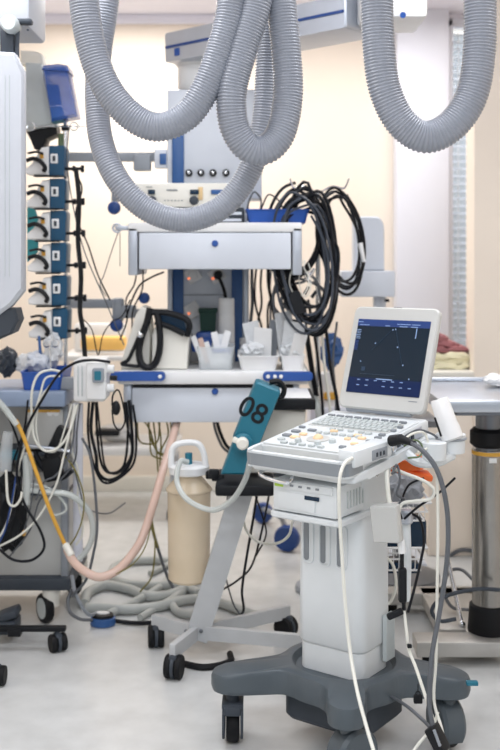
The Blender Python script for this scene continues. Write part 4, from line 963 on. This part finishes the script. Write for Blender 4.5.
# syringe pump stack on a pole
PY_ = 4.42
pp = thing('pump_pole', 'chrome pole with cross hooks carrying the stack of syringe pumps', 'pole', (P(63, 0, PY_).x, PY_+.06, .93))
px_ = P(63, 0, PY_).x
MB().cyl((px_, PY_+.06, .93), (px_, PY_+.06, P(0, 114, PY_).z), .0095).build('pole', 'chrome', pp, True)
MB().cyl((px_, PY_+.06, P(0, 129, PY_).z), (px_, PY_+.06, P(0, 124, PY_).z), .018).build('collar', 'black', pp, True)
b = MB(); z_ = P(0, 126.5, PY_).z; b.cyl(P(33, 126.5, PY_), P(86, 126.5, PY_), .0028)
for q in (31, 74): b.torus(P(q, 126.5, PY_), .017, .0028, Matrix.Rotation(math.pi/2, 4, 'X'))
b.build('cross_hook', 'chrome', pp, True)
MB().cyl((px_-.02, PY_+.06, P(0, 152, PY_).z), (px_-.02, PY_+.06, P(0, 132, PY_).z), .012).build('green_sleeve', 'brass_green', pp, True)
def make_pump():
    t = thing('syringe_pump', '', 'syringe pump', (0, 0, 0))
    b_ = MB(); b_.prism([(.0, -.062), (.062, -.062), (.066, .055), (.06, .065), (.0, .065)], -.11, .0, frame((0, 0, 0), (1, 0, 0), (0, 0, 1)), .004); b_.build('module', 'pump_teal', t)
    b_ = MB(); b_.prism([(0, -.06), (0, .06), (-.03, .055), (-.07, -.01), (-.098, -.035), (-.095, -.055), (-.06, -.06)], -.1, .0, frame((0, -.01, 0), (1, 0, 0), (0, 0, 1)), .006); b_.build('syringe_cover', 'white', t)
    b_ = MB(); b_.sweep(spline([(-.09, -.018, .0), (-.06, -.022, .008), (-.03, -.024, -.005), (-.012, -.024, -.03), (-.02, -.02, -.045)], 5), .009, 8); b_.sweep(spline([(-.085, -.02, .03), (-.05, -.02, .036), (-.02, -.02, .028)], 4), .005, 8); b_.build('clamp_lever', 'deep_blue' if False else 'black', t)
    p_ = MB().box((.022, -.002, .01), (.03, .006, .04), .002).build('keypad', 'white', t)
    MB().box((.022, -.006, .01), (.012, .003, .022), .001).build('button', 'dark_grey', p_)
    MB().box((-.028, -.012, .02), (.016, .004, .022), .001).build('yellow_tag', 'yellow', t)
    b_ = MB(); b_.box((.085, .03, -.03), (.1, .022, .012), .003); b_.box((.135, .03, -.03), (.014, .02, .03), .004); b_.box((.1, .03, -.03), (.012, .03, .024), .003); b_.build('clamp_screw', 'black', t)
    b_ = MB(); b_.box((-.01, -.005, -.064), (.1, .04, .006), .001); b_.build('gap_plate', 'black', t)
    return t
proto = make_pump()
ys = [161, 194, 226, 258, 291, 324]
wh = ['uppermost syringe pump of the blue and white stack', 'second syringe pump from the top of the stack', 'third syringe pump from the top of the stack', 'fourth syringe pump from the top of the stack', 'second lowest syringe pump of the stack', 'lowest syringe pump of the stack']
for i, y in enumerate(ys):
    o = proto if i == 0 else copy_tree(proto)
    o.location = P(49+i*.6, y, PY_-.06); o['label'] = wh[i]; o['group'] = 'stacked syringe pumps'
tag(slab([(27, 262), (37, 252), (38.5, 222), (34, 208), (27, 200)], 4.5, 4.53, .004).build('teal_drape', 'teal_cloth'), 'teal cloth hanging between the white monitor and the pump stack', 'cloth')
cable('pump_cable', [(76, 170, 4.36), (79, 200, 4.36), (78, 240, 4.37), (81, 275, 4.37), (80, 310, 4.37), (83, 330, 4.37), (85, 357, 4.37)], .0102, 'black', 'thick black cable bundle running down the right of the pump stack')
for i, pts in enumerate([[(69, 128, 4.4), (67, 160, 4.4), (72, 200, 4.4), (84, 250, 4.4), (105, 300, 4.42), (124, 345, 4.45)], [(77, 175, 4.4), (82, 190, 4.4), (76, 215, 4.4), (88, 245, 4.42), (98, 275, 4.42), (110, 300, 4.45)], [(118, 233, 4.36), (112, 250, 4.38), (104, 275, 4.4), (100, 285, 4.4), (106, 296, 4.4)], [(120, 233, 4.36), (120, 266, 4.36)], [(82, 318, 4.4), (92, 330, 4.42), (98, 355, 4.44), (103, 335, 4.44), (112, 322, 4.44), (122, 316, 4.44), (130, 300, 4.5)], [(137, 270, 4.5), (134, 285, 4.5), (126, 300, 4.5), (127, 320, 4.5), (120, 340, 4.5)], [(143, 270, 4.55), (142, 290, 4.55), (133, 310, 4.55), (132, 330, 4.55)], [(164, 272, 4.6), (152, 277, 4.58), (140, 285, 4.55), (132, 300, 4.5), (126, 318, 4.5)]]):
    cable('thin_cable', pts, (.003, .004, .0025, .002, .003, .004, .004, .005)[i], ('cable_grey', 'cable_black', 'cable_grey', 'cable_grey', 'cable_black', 'cable_black', 'cable_black', 'cable_black')[i], ['grey line slanting from the pole top down to the defibrillator', 'black line slanting right from the pump stack', 'grey line tied to the shelf side hook, slanting left', 'short straight line hanging from the shelf side hook', 'black lead dipping under the blue rail knob', 'black lead hanging left of the white defibrillator', 'black lead hanging behind the white defibrillator', 'black lead curving out from under the upper shelf corner'][i])

# ------------------------------------------------------------------ left cart
LY = 4.25
lcart = thing('anaesthesia_cart', 'grey beige wheeled cart at left with tangled leads, blue tray and slate shelf', 'cart', (P(10, 0, 4.45).x, 4.45, 0))
xr = P(67, 0, LY).x; xl = xr-.75
def LB(n_, m_, xa_, xb_, ya_, yb_, za, zb_, bev=.006): return MB().box(((xa_+xb_)/2, (ya_+yb_)/2, (za+zb_)/2), (xb_-xa_, yb_-ya_, zb_-za), bev).build(n_, m_, lcart, True)
LB('body', 'us_lid', xl, xr-.005, LY+.04, LY+.4, .19, .62)
LB('chassis', 'dark_grey', xl, xr+.015, LY-.01, LY+.44, .145, .195)
LB('back_panel', 'us_lid', xl, xr-.015, LY+.22, LY+.4, .62, .9)
LB('side_post', 'grey', xr-.03, xr, LY+.02, LY+.06, .19, .93)
LB('shelf', 'dark_grey', xl, xr, LY+.0, LY+.4, .69, .705, .003)
LB('shelf', 'dark_grey', xl, xr, LY+.0, LY+.3, .53, .545, .003)
LB('top_shelf', 'slate_blue', xl, P(68, 0, LY).x, LY-.06, LY+.36, .9, .965, .01)
LB('drawer_front', 'us_lid', P(27, 0, LY).x, P(63, 0, LY).x, LY+.0, LY+.2, .72, .885, .006)
LB('yellow_strip', 'yellow', P(28, 0, LY).x, P(60, 0, LY).x, LY-.008, LY, .872, .882, .001)
b = MB(); 
for px in (50, 56): b.lathe([(.013, 0), (.012, .004)], FRONT(P(px, 413, LY-.001)), 14)
b.build('dial', 'white', lcart, True)
for px, Y in ((50, LY+.04), (78, LY+.4), (-60, LY+.05), (-60, LY+.4)):
    q = P(px, 0, Y); r = .06; T = Matrix.Translation((q.x-.02, Y, r)) @ Matrix.Rotation(math.radians(35), 4, 'Z') @ Matrix.Rotation(math.pi/2, 4, 'Y')
    b = MB(); b.lathe([(.038, .0), (.034, -.08)], Matrix.Translation((q.x+.005, Y, .15)), 20); c_ = b.build('castor', 'warm_white', lcart, True)
    MB().lathe([(r*.3, -.016), (r*.94, -.016), (r, -.01), (r, .01), (r*.94, .016), (r*.3, .016)], T, 30).build('wheel', 'rubber', c_, True)
    MB().lathe([(r*.7, -.019), (r*.7, .019)], T, 24).build('wheel_hub', 'key', c_, True)
o, *_ = open_tray('blue_tray', 'bright blue plastic tray of packets on the left cart top', 'tray_blue', 20, 62, 372, 388, 4.2, .26, zb=.966, slope=.88)
crumple('sterile_packet', 'blue and clear crumpled packet in the left blue tray', 38, 362, 4.32, .055, .045, 'pale_blue', seed=31)
crumple('sterile_packet', 'clear crumpled packet at the right in the left blue tray', 53, 350, 4.34, .04, .07, 'crumple', seed=32)
crumple('sterile_packet', 'dark shiny packet lying left behind the blue tray', 7, 362, 4.36, .045, .06, 'dark_grey', seed=33)
crumple('sterile_packet', 'white crumpled packet at the back of the left blue tray', 28, 365, 4.36, .05, .05, 'crumple', seed=34)
tag(MB().cyl(P(41, 362, 4.3), P(39, 336, 4.32), .008, .005).build('blue_tube', 'strip_blue'), 'thin blue tube sticking up from the left blue tray', 'tube')
b = MB()
for q in (47, 55): b.torus(P(q, 343, 4.28), .016, .003, Matrix.Rotation(math.pi/2, 4, 'X'))
b.cyl(P(50, 346, 4.28), P(51, 372, 4.28), .003); tag(b.build('scissors', 'chrome'), 'chrome scissors with round grips standing in the left blue tray', 'scissors')
# white connection box
wb = thing('connection_box', 'white wall-type connection box with teal plug right of the left cart', 'medical device', P(95, 403, 4.1))
a, c = P(73, 360, 4.12), P(105, 402, 4.12); MB().box(((a.x+c.x)/2, 4.2, (a.z+c.z)/2), (c.x-a.x, .16, a.z-c.z), .012).build('housing', 'white', wb, True)
a, c = P(86, 362, 4.06), P(106, 400, 4.06); MB().box(((a.x+c.x)/2, 4.09, (a.z+c.z)/2), (c.x-a.x, .06, a.z-c.z), .01).build('front_cover', 'white', wb, True)
for px in (78, 82): MB().box(P(px, 381, 4.118), (.004, .004, .12), .001).build('rib', 'key', wb, True)
o = MB().prism(rrect(.045, .055, .008), 0, .02, FRONT(P(98.5, 375, 4.055)), .003).build('plug', 'grey', wb, True); MB().prism(rrect(.026, .036, .005), .019, .024, FRONT(P(98.5, 375, 4.055)), .001).build('plug_face', 'teal', o, True)
b = MB(); 
for y_ in (369, 388): MB().cyl(P(107, y_, 4.1), P(114, y_, 4.1), .016).build('port', 'white', wb, True)
MB().cyl(P(110, 378, 4.1), P(117, 378, 4.1), .01).build('black_port', 'black', wb, True)
b = MB(); b.box(P(72, 383, 4.24), (.09, .04, .05), .006); b.build('mount', 'grey', wb, True)
tag(MB().cyl(P(78, 404, 4.2), P(78, 560, 4.3), .02).build('white_pipe', 'wall_white'), 'white vertical pipe at the right side of the left cart', 'pipe')
# black bag & dark clutter
crumple('black_bag', 'black soft breathing bag hanging at the left edge of the left cart', 9, 512, 4.16, .075, .16, 'black', 'bag', ry=.05, seed=41)
tag(MB().box((0, 0, 0), (.06, .05, .14), .012, M=Matrix.Translation(P(58, 443, 4.17)) @ Matrix.Rotation(math.radians(25), 4, 'Y')).build('black_hand_grip', 'black'), 'black angular grip hanging tilted in the middle of the left cart', 'grip')
tag(MB().box((0, 0, 0), (.08, .05, .1), .012, M=Matrix.Translation(P(53, 468, 4.17)) @ Matrix.Rotation(math.radians(-12), 4, 'Y')).build('black_holder', 'black'), 'black boxy holder below the tilted black grip', 'holder')
tag(MB().box(P(11, 455, 4.2), (.07, .06, .035), .006).build('teal_module', 'teal'), 'small teal and grey module at the left edge of the left cart', 'module')
LC = [
 ([(110, 362, 4.05), (92, 360, 4.03), (75, 363, 4.02), (58, 375, 4.02), (42, 400, 4.03), (28, 425, 4.05), (20, 450, 4.06), (17, 480, 4.06), (25, 505, 4.06), (40, 530, 4.05), (44, 548, 4.05), (32, 560, 4.05), (14, 560, 4.05), (0, 550, 4.05), (-12, 540, 4.05)], .0065, 'cable_black', 'long black cable arching over the white box and looping low at left'),
 ([(62, 372, 4.1), (50, 370, 4.08), (38, 375, 4.06), (32, 392, 4.06), (32, 420, 4.08), (35, 440, 4.08), (46, 451, 4.08), (60, 446, 4.08), (70, 430, 4.08), (77, 405, 4.1)], .006, 'cable_white', 'white tube drooping in a U over the left cart front'),
 ([(60, 376, 4.1), (46, 378, 4.08), (40, 395, 4.07), (30, 430, 4.07), (18, 470, 4.08), (8, 520, 4.07), (-6, 545, 4.07)], .005, 'cable_white', 'white tube running down left from the blue tray'),
 ([(75, 404, 4.1), (70, 430, 4.08), (64, 455, 4.08), (56, 485, 4.08), (40, 515, 4.06), (20, 535, 4.05), (-8, 550, 4.05)], .005, 'cable_white', 'white lead sweeping from the white box to the lower left'),
 ([(80, 404, 4.12), (77, 430, 4.12), (75, 460, 4.12), (60, 480, 4.12), (40, 500, 4.1), (30, 530, 4.1), (10, 556, 4.1)], .004, 'cable_grey', 'thin grey lead crossing the left cart front panel'),
 ([(78, 404, 4.13), (74, 425, 4.13), (72, 450, 4.13), (78, 470, 4.13), (78, 500, 4.14), (82, 520, 4.14), (82, 535, 4.15), (76, 545, 4.15)], .005, 'cable_white', 'white lead falling straight along the white vertical pipe'),
 ([(82, 438, 4.1), (90, 455, 4.1), (95, 490, 4.1), (97, 530, 4.1), (92, 560, 4.12), (86, 580, 4.14), (72, 596, 4.16)], .0065, 'cable_grey', 'grey cable bowing right of the white vertical pipe'),
 ([(28, 483, 4.1), (48, 488, 4.1), (62, 500, 4.1), (66, 510, 4.1), (55, 515, 4.1), (44, 505, 4.1)], .006, 'tube_clear', 'clear tube lying curled on the left cart front'),
 ([(30, 490, 4.09), (45, 492, 4.09), (70, 495, 4.1), (88, 510, 4.12), (93, 530, 4.13), (88, 548, 4.13), (76, 562, 4.13)], .012, 'tube_clear', 'wide clear tube crossing the right edge of the left cart'),
 ([(74, 468, 4.12), (80, 490, 4.12), (84, 505, 4.12), (95, 512, 4.3), (110, 513, 4.4), (125, 503, 4.5)], .004, 'cable_grey', 'thin grey lead running right from the left cart toward the wall'),
 ([(2, 405, 4.1), (12, 425, 4.08), (20, 450, 4.08), (21, 480, 4.08), (12, 520, 4.07), (2, 548, 4.07)], .0055, 'cable_black', 'black lead descending along the left side of the left cart'),
 ([(22, 440, 4.1), (17, 470, 4.07), (12, 500, 4.05), (5, 530, 4.05), (-5, 550, 4.05)], .004, 'deep_blue', 'thin dark blue lead in front of the black breathing bag'),
 ([(25, 455, 4.1), (27, 480, 4.09), (26, 505, 4.08)], .016, 'tube_clear', 'short clear corrugated tube hanging beside the yellow tube'),
 ([(16, 420, 4.05), (24, 438, 4.05), (38, 477, 4.05), (52, 515, 4.05), (67, 549, 4.06)], .0095, 'yellow', 'yellow ochre tube running diagonally across the left cart'),
 ([(-8, 395, 4.06), (2, 405, 4.05), (17, 425, 4.045)], .012, 'tube_clear', 'clear hose joining the top of the yellow ochre tube'),
 ([(112, 405, 4.12), (113, 395, 4.1), (118, 390, 4.1), (122, 400, 4.1), (125, 420, 4.12), (120, 430, 4.12), (114, 424, 4.12), (112, 410, 4.12)], .004, 'cable_black', 'thin black lead loop under the blue handle'),
 ([(93, 402, 4.25), (91, 430, 4.26), (96, 455, 4.26), (98, 472, 4.27), (108, 480, 4.28), (122, 474, 4.28), (132, 455, 4.28), (131, 420, 4.28), (129, 400, 4.28)], .0085, 'cable_black', 'thick black cable loop hanging below the left blue handle'),
 ([(89, 402, 4.27), (88, 432, 4.27), (93, 462, 4.27), (103, 482, 4.27), (118, 479, 4.27), (134, 462, 4.27), (136, 430, 4.27), (133, 405, 4.27)], .006, 'cable_black', 'outermost black cable loop hanging below the left blue handle'),
 ([(97, 402, 4.32), (101, 440, 4.32), (105, 466, 4.32), (114, 474, 4.32), (124, 468, 4.32), (132, 450, 4.32), (127, 425, 4.32), (124, 402, 4.32)], .005, 'cable_black', 'thin black cable loop behind the thick black loop'),
 ([(96, 402, 4.3), (97, 430, 4.3), (101, 462, 4.3), (110, 473, 4.3), (124, 465, 4.3), (128, 430, 4.3), (126, 402, 4.3)], .0065, 'cable_black', 'second black cable loop inside the thick black loop'),
 ([(72, 590, 4.2), (68, 600, 4.15), (70, 612, 4.12), (80, 619, 4.1), (92, 620, 4.08)], .008, 'cable_grey', 'grey lead ending at the blue foot pedal, left side'),
 ([(72, 575, 4.2), (76, 595, 4.18), (88, 614, 4.2), (100, 612, 4.3)], .009, 'grey', 'grey hose dropping behind the left cart corner'),
 ([(72, 404, 4.12), (66, 425, 4.1), (58, 448, 4.1), (50, 452, 4.1), (40, 446, 4.1), (36, 425, 4.1), (40, 400, 4.1), (50, 385, 4.1)], .004, 'cable_white', 'thin white lead inside the drooping white tube loop'),
 ([(76, 404, 4.1), (73, 440, 4.09), (66, 462, 4.09), (55, 476, 4.08), (44, 482, 4.08), (36, 500, 4.08)], .0045, 'cable_grey', 'grey lead slanting across the black holder'),
 ([(34, 480, 4.08), (30, 510, 4.07), (24, 530, 4.07)], .003, 'cable_grey', 'short thin grey lead with a yellow tip on the left cart panel'),
 ([(6, 470, 4.02), (8, 500, 4.02), (14, 506, 4.02), (20, 500, 4.02), (22, 492, 4.02)], .006, 'cable_white', 'white hook shaped tube in front of the black breathing bag'),
 ([(28, 400, 4.12), (24, 430, 4.12), (14, 460, 4.12), (10, 480, 4.12)], .005, 'cable_black', 'black lead behind the top of the yellow ochre tube'),
 ([(64, 455, 4.1), (74, 468, 4.1), (80, 482, 4.1), (84, 500, 4.1), (82, 520, 4.1), (76, 536, 4.1), (70, 545, 4.1)], .0035, 'cable_olive', 'thin olive lead curving down to the white hose connector'),
 ([(18, 445, 4.12), (40, 447, 4.12), (62, 450, 4.12), (72, 452, 4.12)], .008, 'steel', 'horizontal steel rail across the middle of the left cart'),
 ([(34, 452, 4.16), (45, 470, 4.16), (60, 478, 4.16), (72, 470, 4.16)], .012, 'cable_black', 'thick black lead sagging behind the black holder'),
 ([(101, 577, 3.975), (120, 572, 3.99), (135, 562, 4.02), (146, 545, 4.05), (152, 520, 4.1), (156, 505, 4.2)], .003, 'cable_olive', 'thin olive wire following the pinkish hose'),
]
for pts, r, m, lab in LC: cable('hanging_cable', pts, r, m, lab)
cable('peach_hose', [(67, 549, 4.06), (74, 562, 4.02), (86, 572, 3.98), (100, 577, 3.98), (116, 571, 4.0), (130, 557, 4.02), (142, 538, 4.05), (153, 505, 4.12), (163, 470, 4.2), (172, 440, 4.3), (178, 418, 4.4)], .0165, 'peach', 'pinkish corrugated suction hose sweeping from the left cart up to the shelf', 'hose', n=14)
tag(MB().cyl(P(65, 544, 4.05), P(72, 556, 4.03), .014, bev=.003).build('hose_connector', 'warm_white'), 'white connector joining the yellow tube to the pinkish hose', 'connector')
tag(MB().sphere(P(116, 408, 4.1), .022, (.8, .6, 1.3)).build('black_plug', 'black'), 'black oval plug hanging under the blue handle', 'plug')
tag(MB().sphere(P(24, 533, 4.07), .008, (1, 1, 1.6)).build('yellow_tip', 'yellow'), 'tiny yellow connector tip low on the left cart panel', 'connector')
tag(MB().cyl(P(8, 432, 4.1), P(4, 470, 4.1), .02, .03).build('clear_funnel', 'clear'), 'clear plastic funnel at the left edge above the teal module', 'funnel')
tag(MB().cyl(P(28, 452, 4.14), P(27, 492, 4.12), .022, .02, bev=.005).build('clear_cylinder', 'crumple'), 'clear corrugated cylinder standing in the middle of the left cart', 'cylinder')
# olive wires
rnd = random.Random(9)
OL = [[(137, 418, 4.5), (139, 440, 4.5), (150, 444, 4.5), (158, 440, 4.5), (160, 418, 4.5)], [(148, 418, 4.5), (150, 440, 4.5), (152, 455, 4.5), (165, 460, 4.5)], [(153, 418, 4.5), (156, 445, 4.5), (158, 470, 4.5), (160, 490, 4.5), (153, 500, 4.5), (150, 520, 4.5), (158, 548, 4.5)], [(158, 418, 4.48), (161, 440, 4.48), (160, 465, 4.48), (164, 480, 4.48), (156, 490, 4.48), (151, 512, 4.48), (155, 540, 4.48), (152, 575, 4.48), (140, 592, 4.48)], [(166, 418, 4.5), (168, 435, 4.5), (161, 452, 4.5), (170, 462, 4.5)], [(141, 418, 4.52), (150, 430, 4.52), (157, 452, 4.52), (172, 458, 4.52)], [(170, 418, 4.5), (172, 440, 4.5), (168, 452, 4.5), (158, 452, 4.5), (150, 436, 4.5), (149, 418, 4.5)]]
for pts in OL: cable('olive_wire', pts, .0042, 'cable_olive', 'thin olive yellow wire hanging under the lower drawer', group='olive wires under the lower drawer')
cable('hanging_cable', [(216, 418, 4.5), (220, 432, 4.5), (226, 445, 4.48), (234, 452, 4.46)], .009, 'cable_black', 'dark cable slanting under the drawer left of the teal case')
cable('hanging_cable', [(213, 418, 4.55), (216, 432, 4.55), (222, 446, 4.53), (228, 452, 4.5)], .007, 'cable_grey', 'grey cable just beside the dark cable under the drawer')
# cables right of the slanted leg
for pts, r, m, lab in [
 ([(258, 488, 4.0), (253, 520, 4.0), (247, 555, 4.0), (242, 590, 4.0), (243, 612, 4.05), (228, 620, 4.1), (210, 622, 4.12)], .006, 'cable_black', 'black lead falling from the tray right of the slanted leg'),
 ([(270, 490, 4.1), (262, 530, 4.1), (252, 565, 4.1), (238, 580, 4.1), (222, 590, 4.1)], .005, 'cable_black', 'black lead curving behind the slanted leg'),
 ([(228, 490, 4.15), (226, 515, 4.15), (221, 530, 4.15), (222, 560, 4.15), (232, 600, 4.15), (240, 615, 4.15)], .004, 'cable_grey', 'thin grey lead behind the slanted leg'),
 ([(303, 500, 3.3), (293, 520, 3.5), (289, 535, 3.7), (278, 543, 3.9), (262, 543, 4.0), (248, 533, 3.97), (240, 510, 3.93)], .006, 'cable_white', 'white tube bending below the printer shelf'),
 ([(252, 486, 4.05), (262, 515, 4.05), (266, 535, 4.05), (256, 556, 4.05)], .004, 'cable_black', 'thin black lead near the blue wheel')]:
    cable('hanging_cable', pts, r, m, lab)
# hoses piled on the floor
for i, (pts, r, m, lab) in enumerate([
 ([(205, 588, 4.9), (180, 583, 5.05), (150, 582, 5.1), (122, 585, 5.05), (112, 592, 4.9), (122, 600, 4.75), (150, 602, 4.7), (180, 600, 4.7), (200, 606, 4.6)], .02, 'hose_floor', 'grey hose making the wide loop at the back of the floor pile'),
 ([(84, 610, 4.45), (88, 604, 4.6), (105, 602, 4.7), (128, 604, 4.65), (150, 607, 4.55), (176, 602, 4.6), (196, 592, 4.8), (205, 584, 5.0)], .021, 'hose_floor', 'grey hose running left to right through the floor pile'),
 ([(86, 612, 4.4), (100, 617, 4.4), (130, 617, 4.38), (160, 613, 4.42), (185, 606, 4.5), (210, 606, 4.5), (235, 612, 4.4), (256, 619, 4.3)], .021, 'hose_floor', 'long hose at the front of the floor pile'),
 ([(108, 620, 4.33), (128, 612, 4.45), (150, 603, 4.6), (165, 594, 4.75), (172, 587, 4.9), (184, 584, 4.95), (192, 590, 4.8), (184, 598, 4.65), (172, 606, 4.5), (180, 616, 4.35), (205, 618, 4.32)], .017, 'hose_floor', 'grey hose crossing the floor pile diagonally with a small loop'),
 ([(140, 622, 4.3), (160, 610, 4.45), (185, 597, 4.65), (196, 588, 4.85), (180, 580, 5.1), (150, 590, 4.9)], .014, 'hose_floor', 'thinnest grey hose coiled on top of the floor pile'),
 ([(95, 618, 4.28), (135, 624, 4.25), (165, 622, 4.2), (200, 624, 4.15), (240, 618, 4.2)], .009, 'cable_black', 'black cable lying in front of the floor hoses'),
 ([(150, 520, 4.6), (160, 555, 4.6), (170, 582, 4.62), (186, 605, 4.6)], .007, 'cable_grey', 'grey lead dropping behind the suction canister to the floor')]):
    P3 = [P(*q) for q in pts]
    for p in P3:
        if i != 6: p.z = min(max(p.z, r+.002), r+.04)
    o = MB().tube(P3, r, 12).build('floor_hose', m); tag(o, lab, 'hose' if r > .01 else 'cable')
# foot pedal
fp = thing('foot_pedal', 'blue and black oval foot pedal on the floor beside the grey hoses', 'pedal', P(103, 628, 4.22))
c = P(103, 625, 4.26); T = Matrix.Translation((c.x, 4.26, 0))
MB().lathe([(.045, 0), (.05, .006), (.048, .03), (.04, .034)], T, 32, 1.05, .9).build('body', 'strip_blue', fp, True)
MB().lathe([(.04, .033), (.038, .045), (.03, .048)], T, 32, 1.1, .9).build('black_ring', 'black', fp, True)
MB().lathe([(.02, .047), (.018, .052)], T, 20, 1.4, .8).build('pad', 'white', fp, True)
# low wheeled stand at bottom left
ws = thing('star_base_stand', 'dark low wheeled stand base in front of the left cart', 'stand', P(-10, 640, 3.95))
b = MB(); zz_ = .085; b.box((P(0, 0, 3.98).x, 3.98, zz_), (P(66, 0, 3.98).x-P(-66, 0, 3.98).x, .03, .018), .003); b.box((P(-10, 0, 3.98).x, 3.82, zz_), (.03, .36, .018), .003); b.box((P(15, 0, 3.98).x, 3.98, zz_-.012), (.05, .04, .03), .004)
b.build('base_bar', 'black', ws, True)
b = MB(); b.cyl((P(-10, 0, 3.98).x, 3.98, .09), (P(-10, 0, 3.98).x, 3.98, .6), .015); b.build('pole', 'chrome', ws, True)
twin_castor(ws, Vector((P(58, 0, 3.98).x, 3.975, 0)), .034, .5, 'rubber', .085)
twin_castor(ws, Vector((P(-60, 0, 3.98).x, 3.975, 0)), .034, .2, 'rubber', .085); twin_castor(ws, Vector((P(-3, 0, 3.66).x, 3.66, 0)), .034, 0, 'rubber', .085)
pd2 = thing('black_pedal', 'black foot switch leaning on the low stand base at left', 'pedal', P(8, 622, 4.1))
b = MB(); b.box(P(8, 614, 4.1), (.09, .1, .03), .01, R=Matrix.Rotation(-.35, 3, 'Y')); b.box(P(8, 624, 4.1), (.08, .12, .05), .01); b.build('body', 'dark_grey', pd2, True)

# ------------------------------------------------------------------ back side trolley seen under and between things
wt = thing('white_trolley', 'white trolley with shelves by the back wall behind the black cable loops', 'trolley', (P(110, 0, 6.0).x, 6.0, 0))
xa_, xb_ = P(62, 0, 6.0).x, P(178, 0, 6.0).x; cx = (xa_+xb_)/2
for z_, th in ((.93, .03), (.4, .05)): MB().box((cx, 6.15, z_), (xb_-xa_, .45, th), .008).build('shelf', 'white', wt, True)
b = MB()
for x in (xa_+.03, xb_-.03):
    for y in (5.96, 6.34): MB().cyl((x, y, .06), (x, y, .92), .014).build('post', 'steel', wt, True)
for x in (xa_+.03, xb_-.03):
    for y in (5.96, 6.34): twin_castor(wt, Vector((x, y, 0)), .03, 0, 'rubber', .07)
b = MB(); b.box(P(104, 343, 6.02), (.26, .1, .08), .02); tag(b.build('amber_pack', 'amber'), 'orange yellow pack on the back trolley left of the defibrillator', 'pack')
b = MB(); b.box((P(100, 0, 6.2).x, 6.2, 1.03), (.3, .08, .168), .02); tag(b.build('white_box', 'white'), 'white box behind the orange yellow pack', 'box')
crumple('wrapped_bundle', 'white wrapped bundle on the low shelf of the back trolley', 118, 432, 6.1, .12, .045, 'white', 'bundle', ry=.1, seed=51)
tag(MB().box(P(108, 432, 6.0), (.14, .1, .035), .01).build('black_case', 'black'), 'flat black case on the low shelf of the back trolley', 'case')
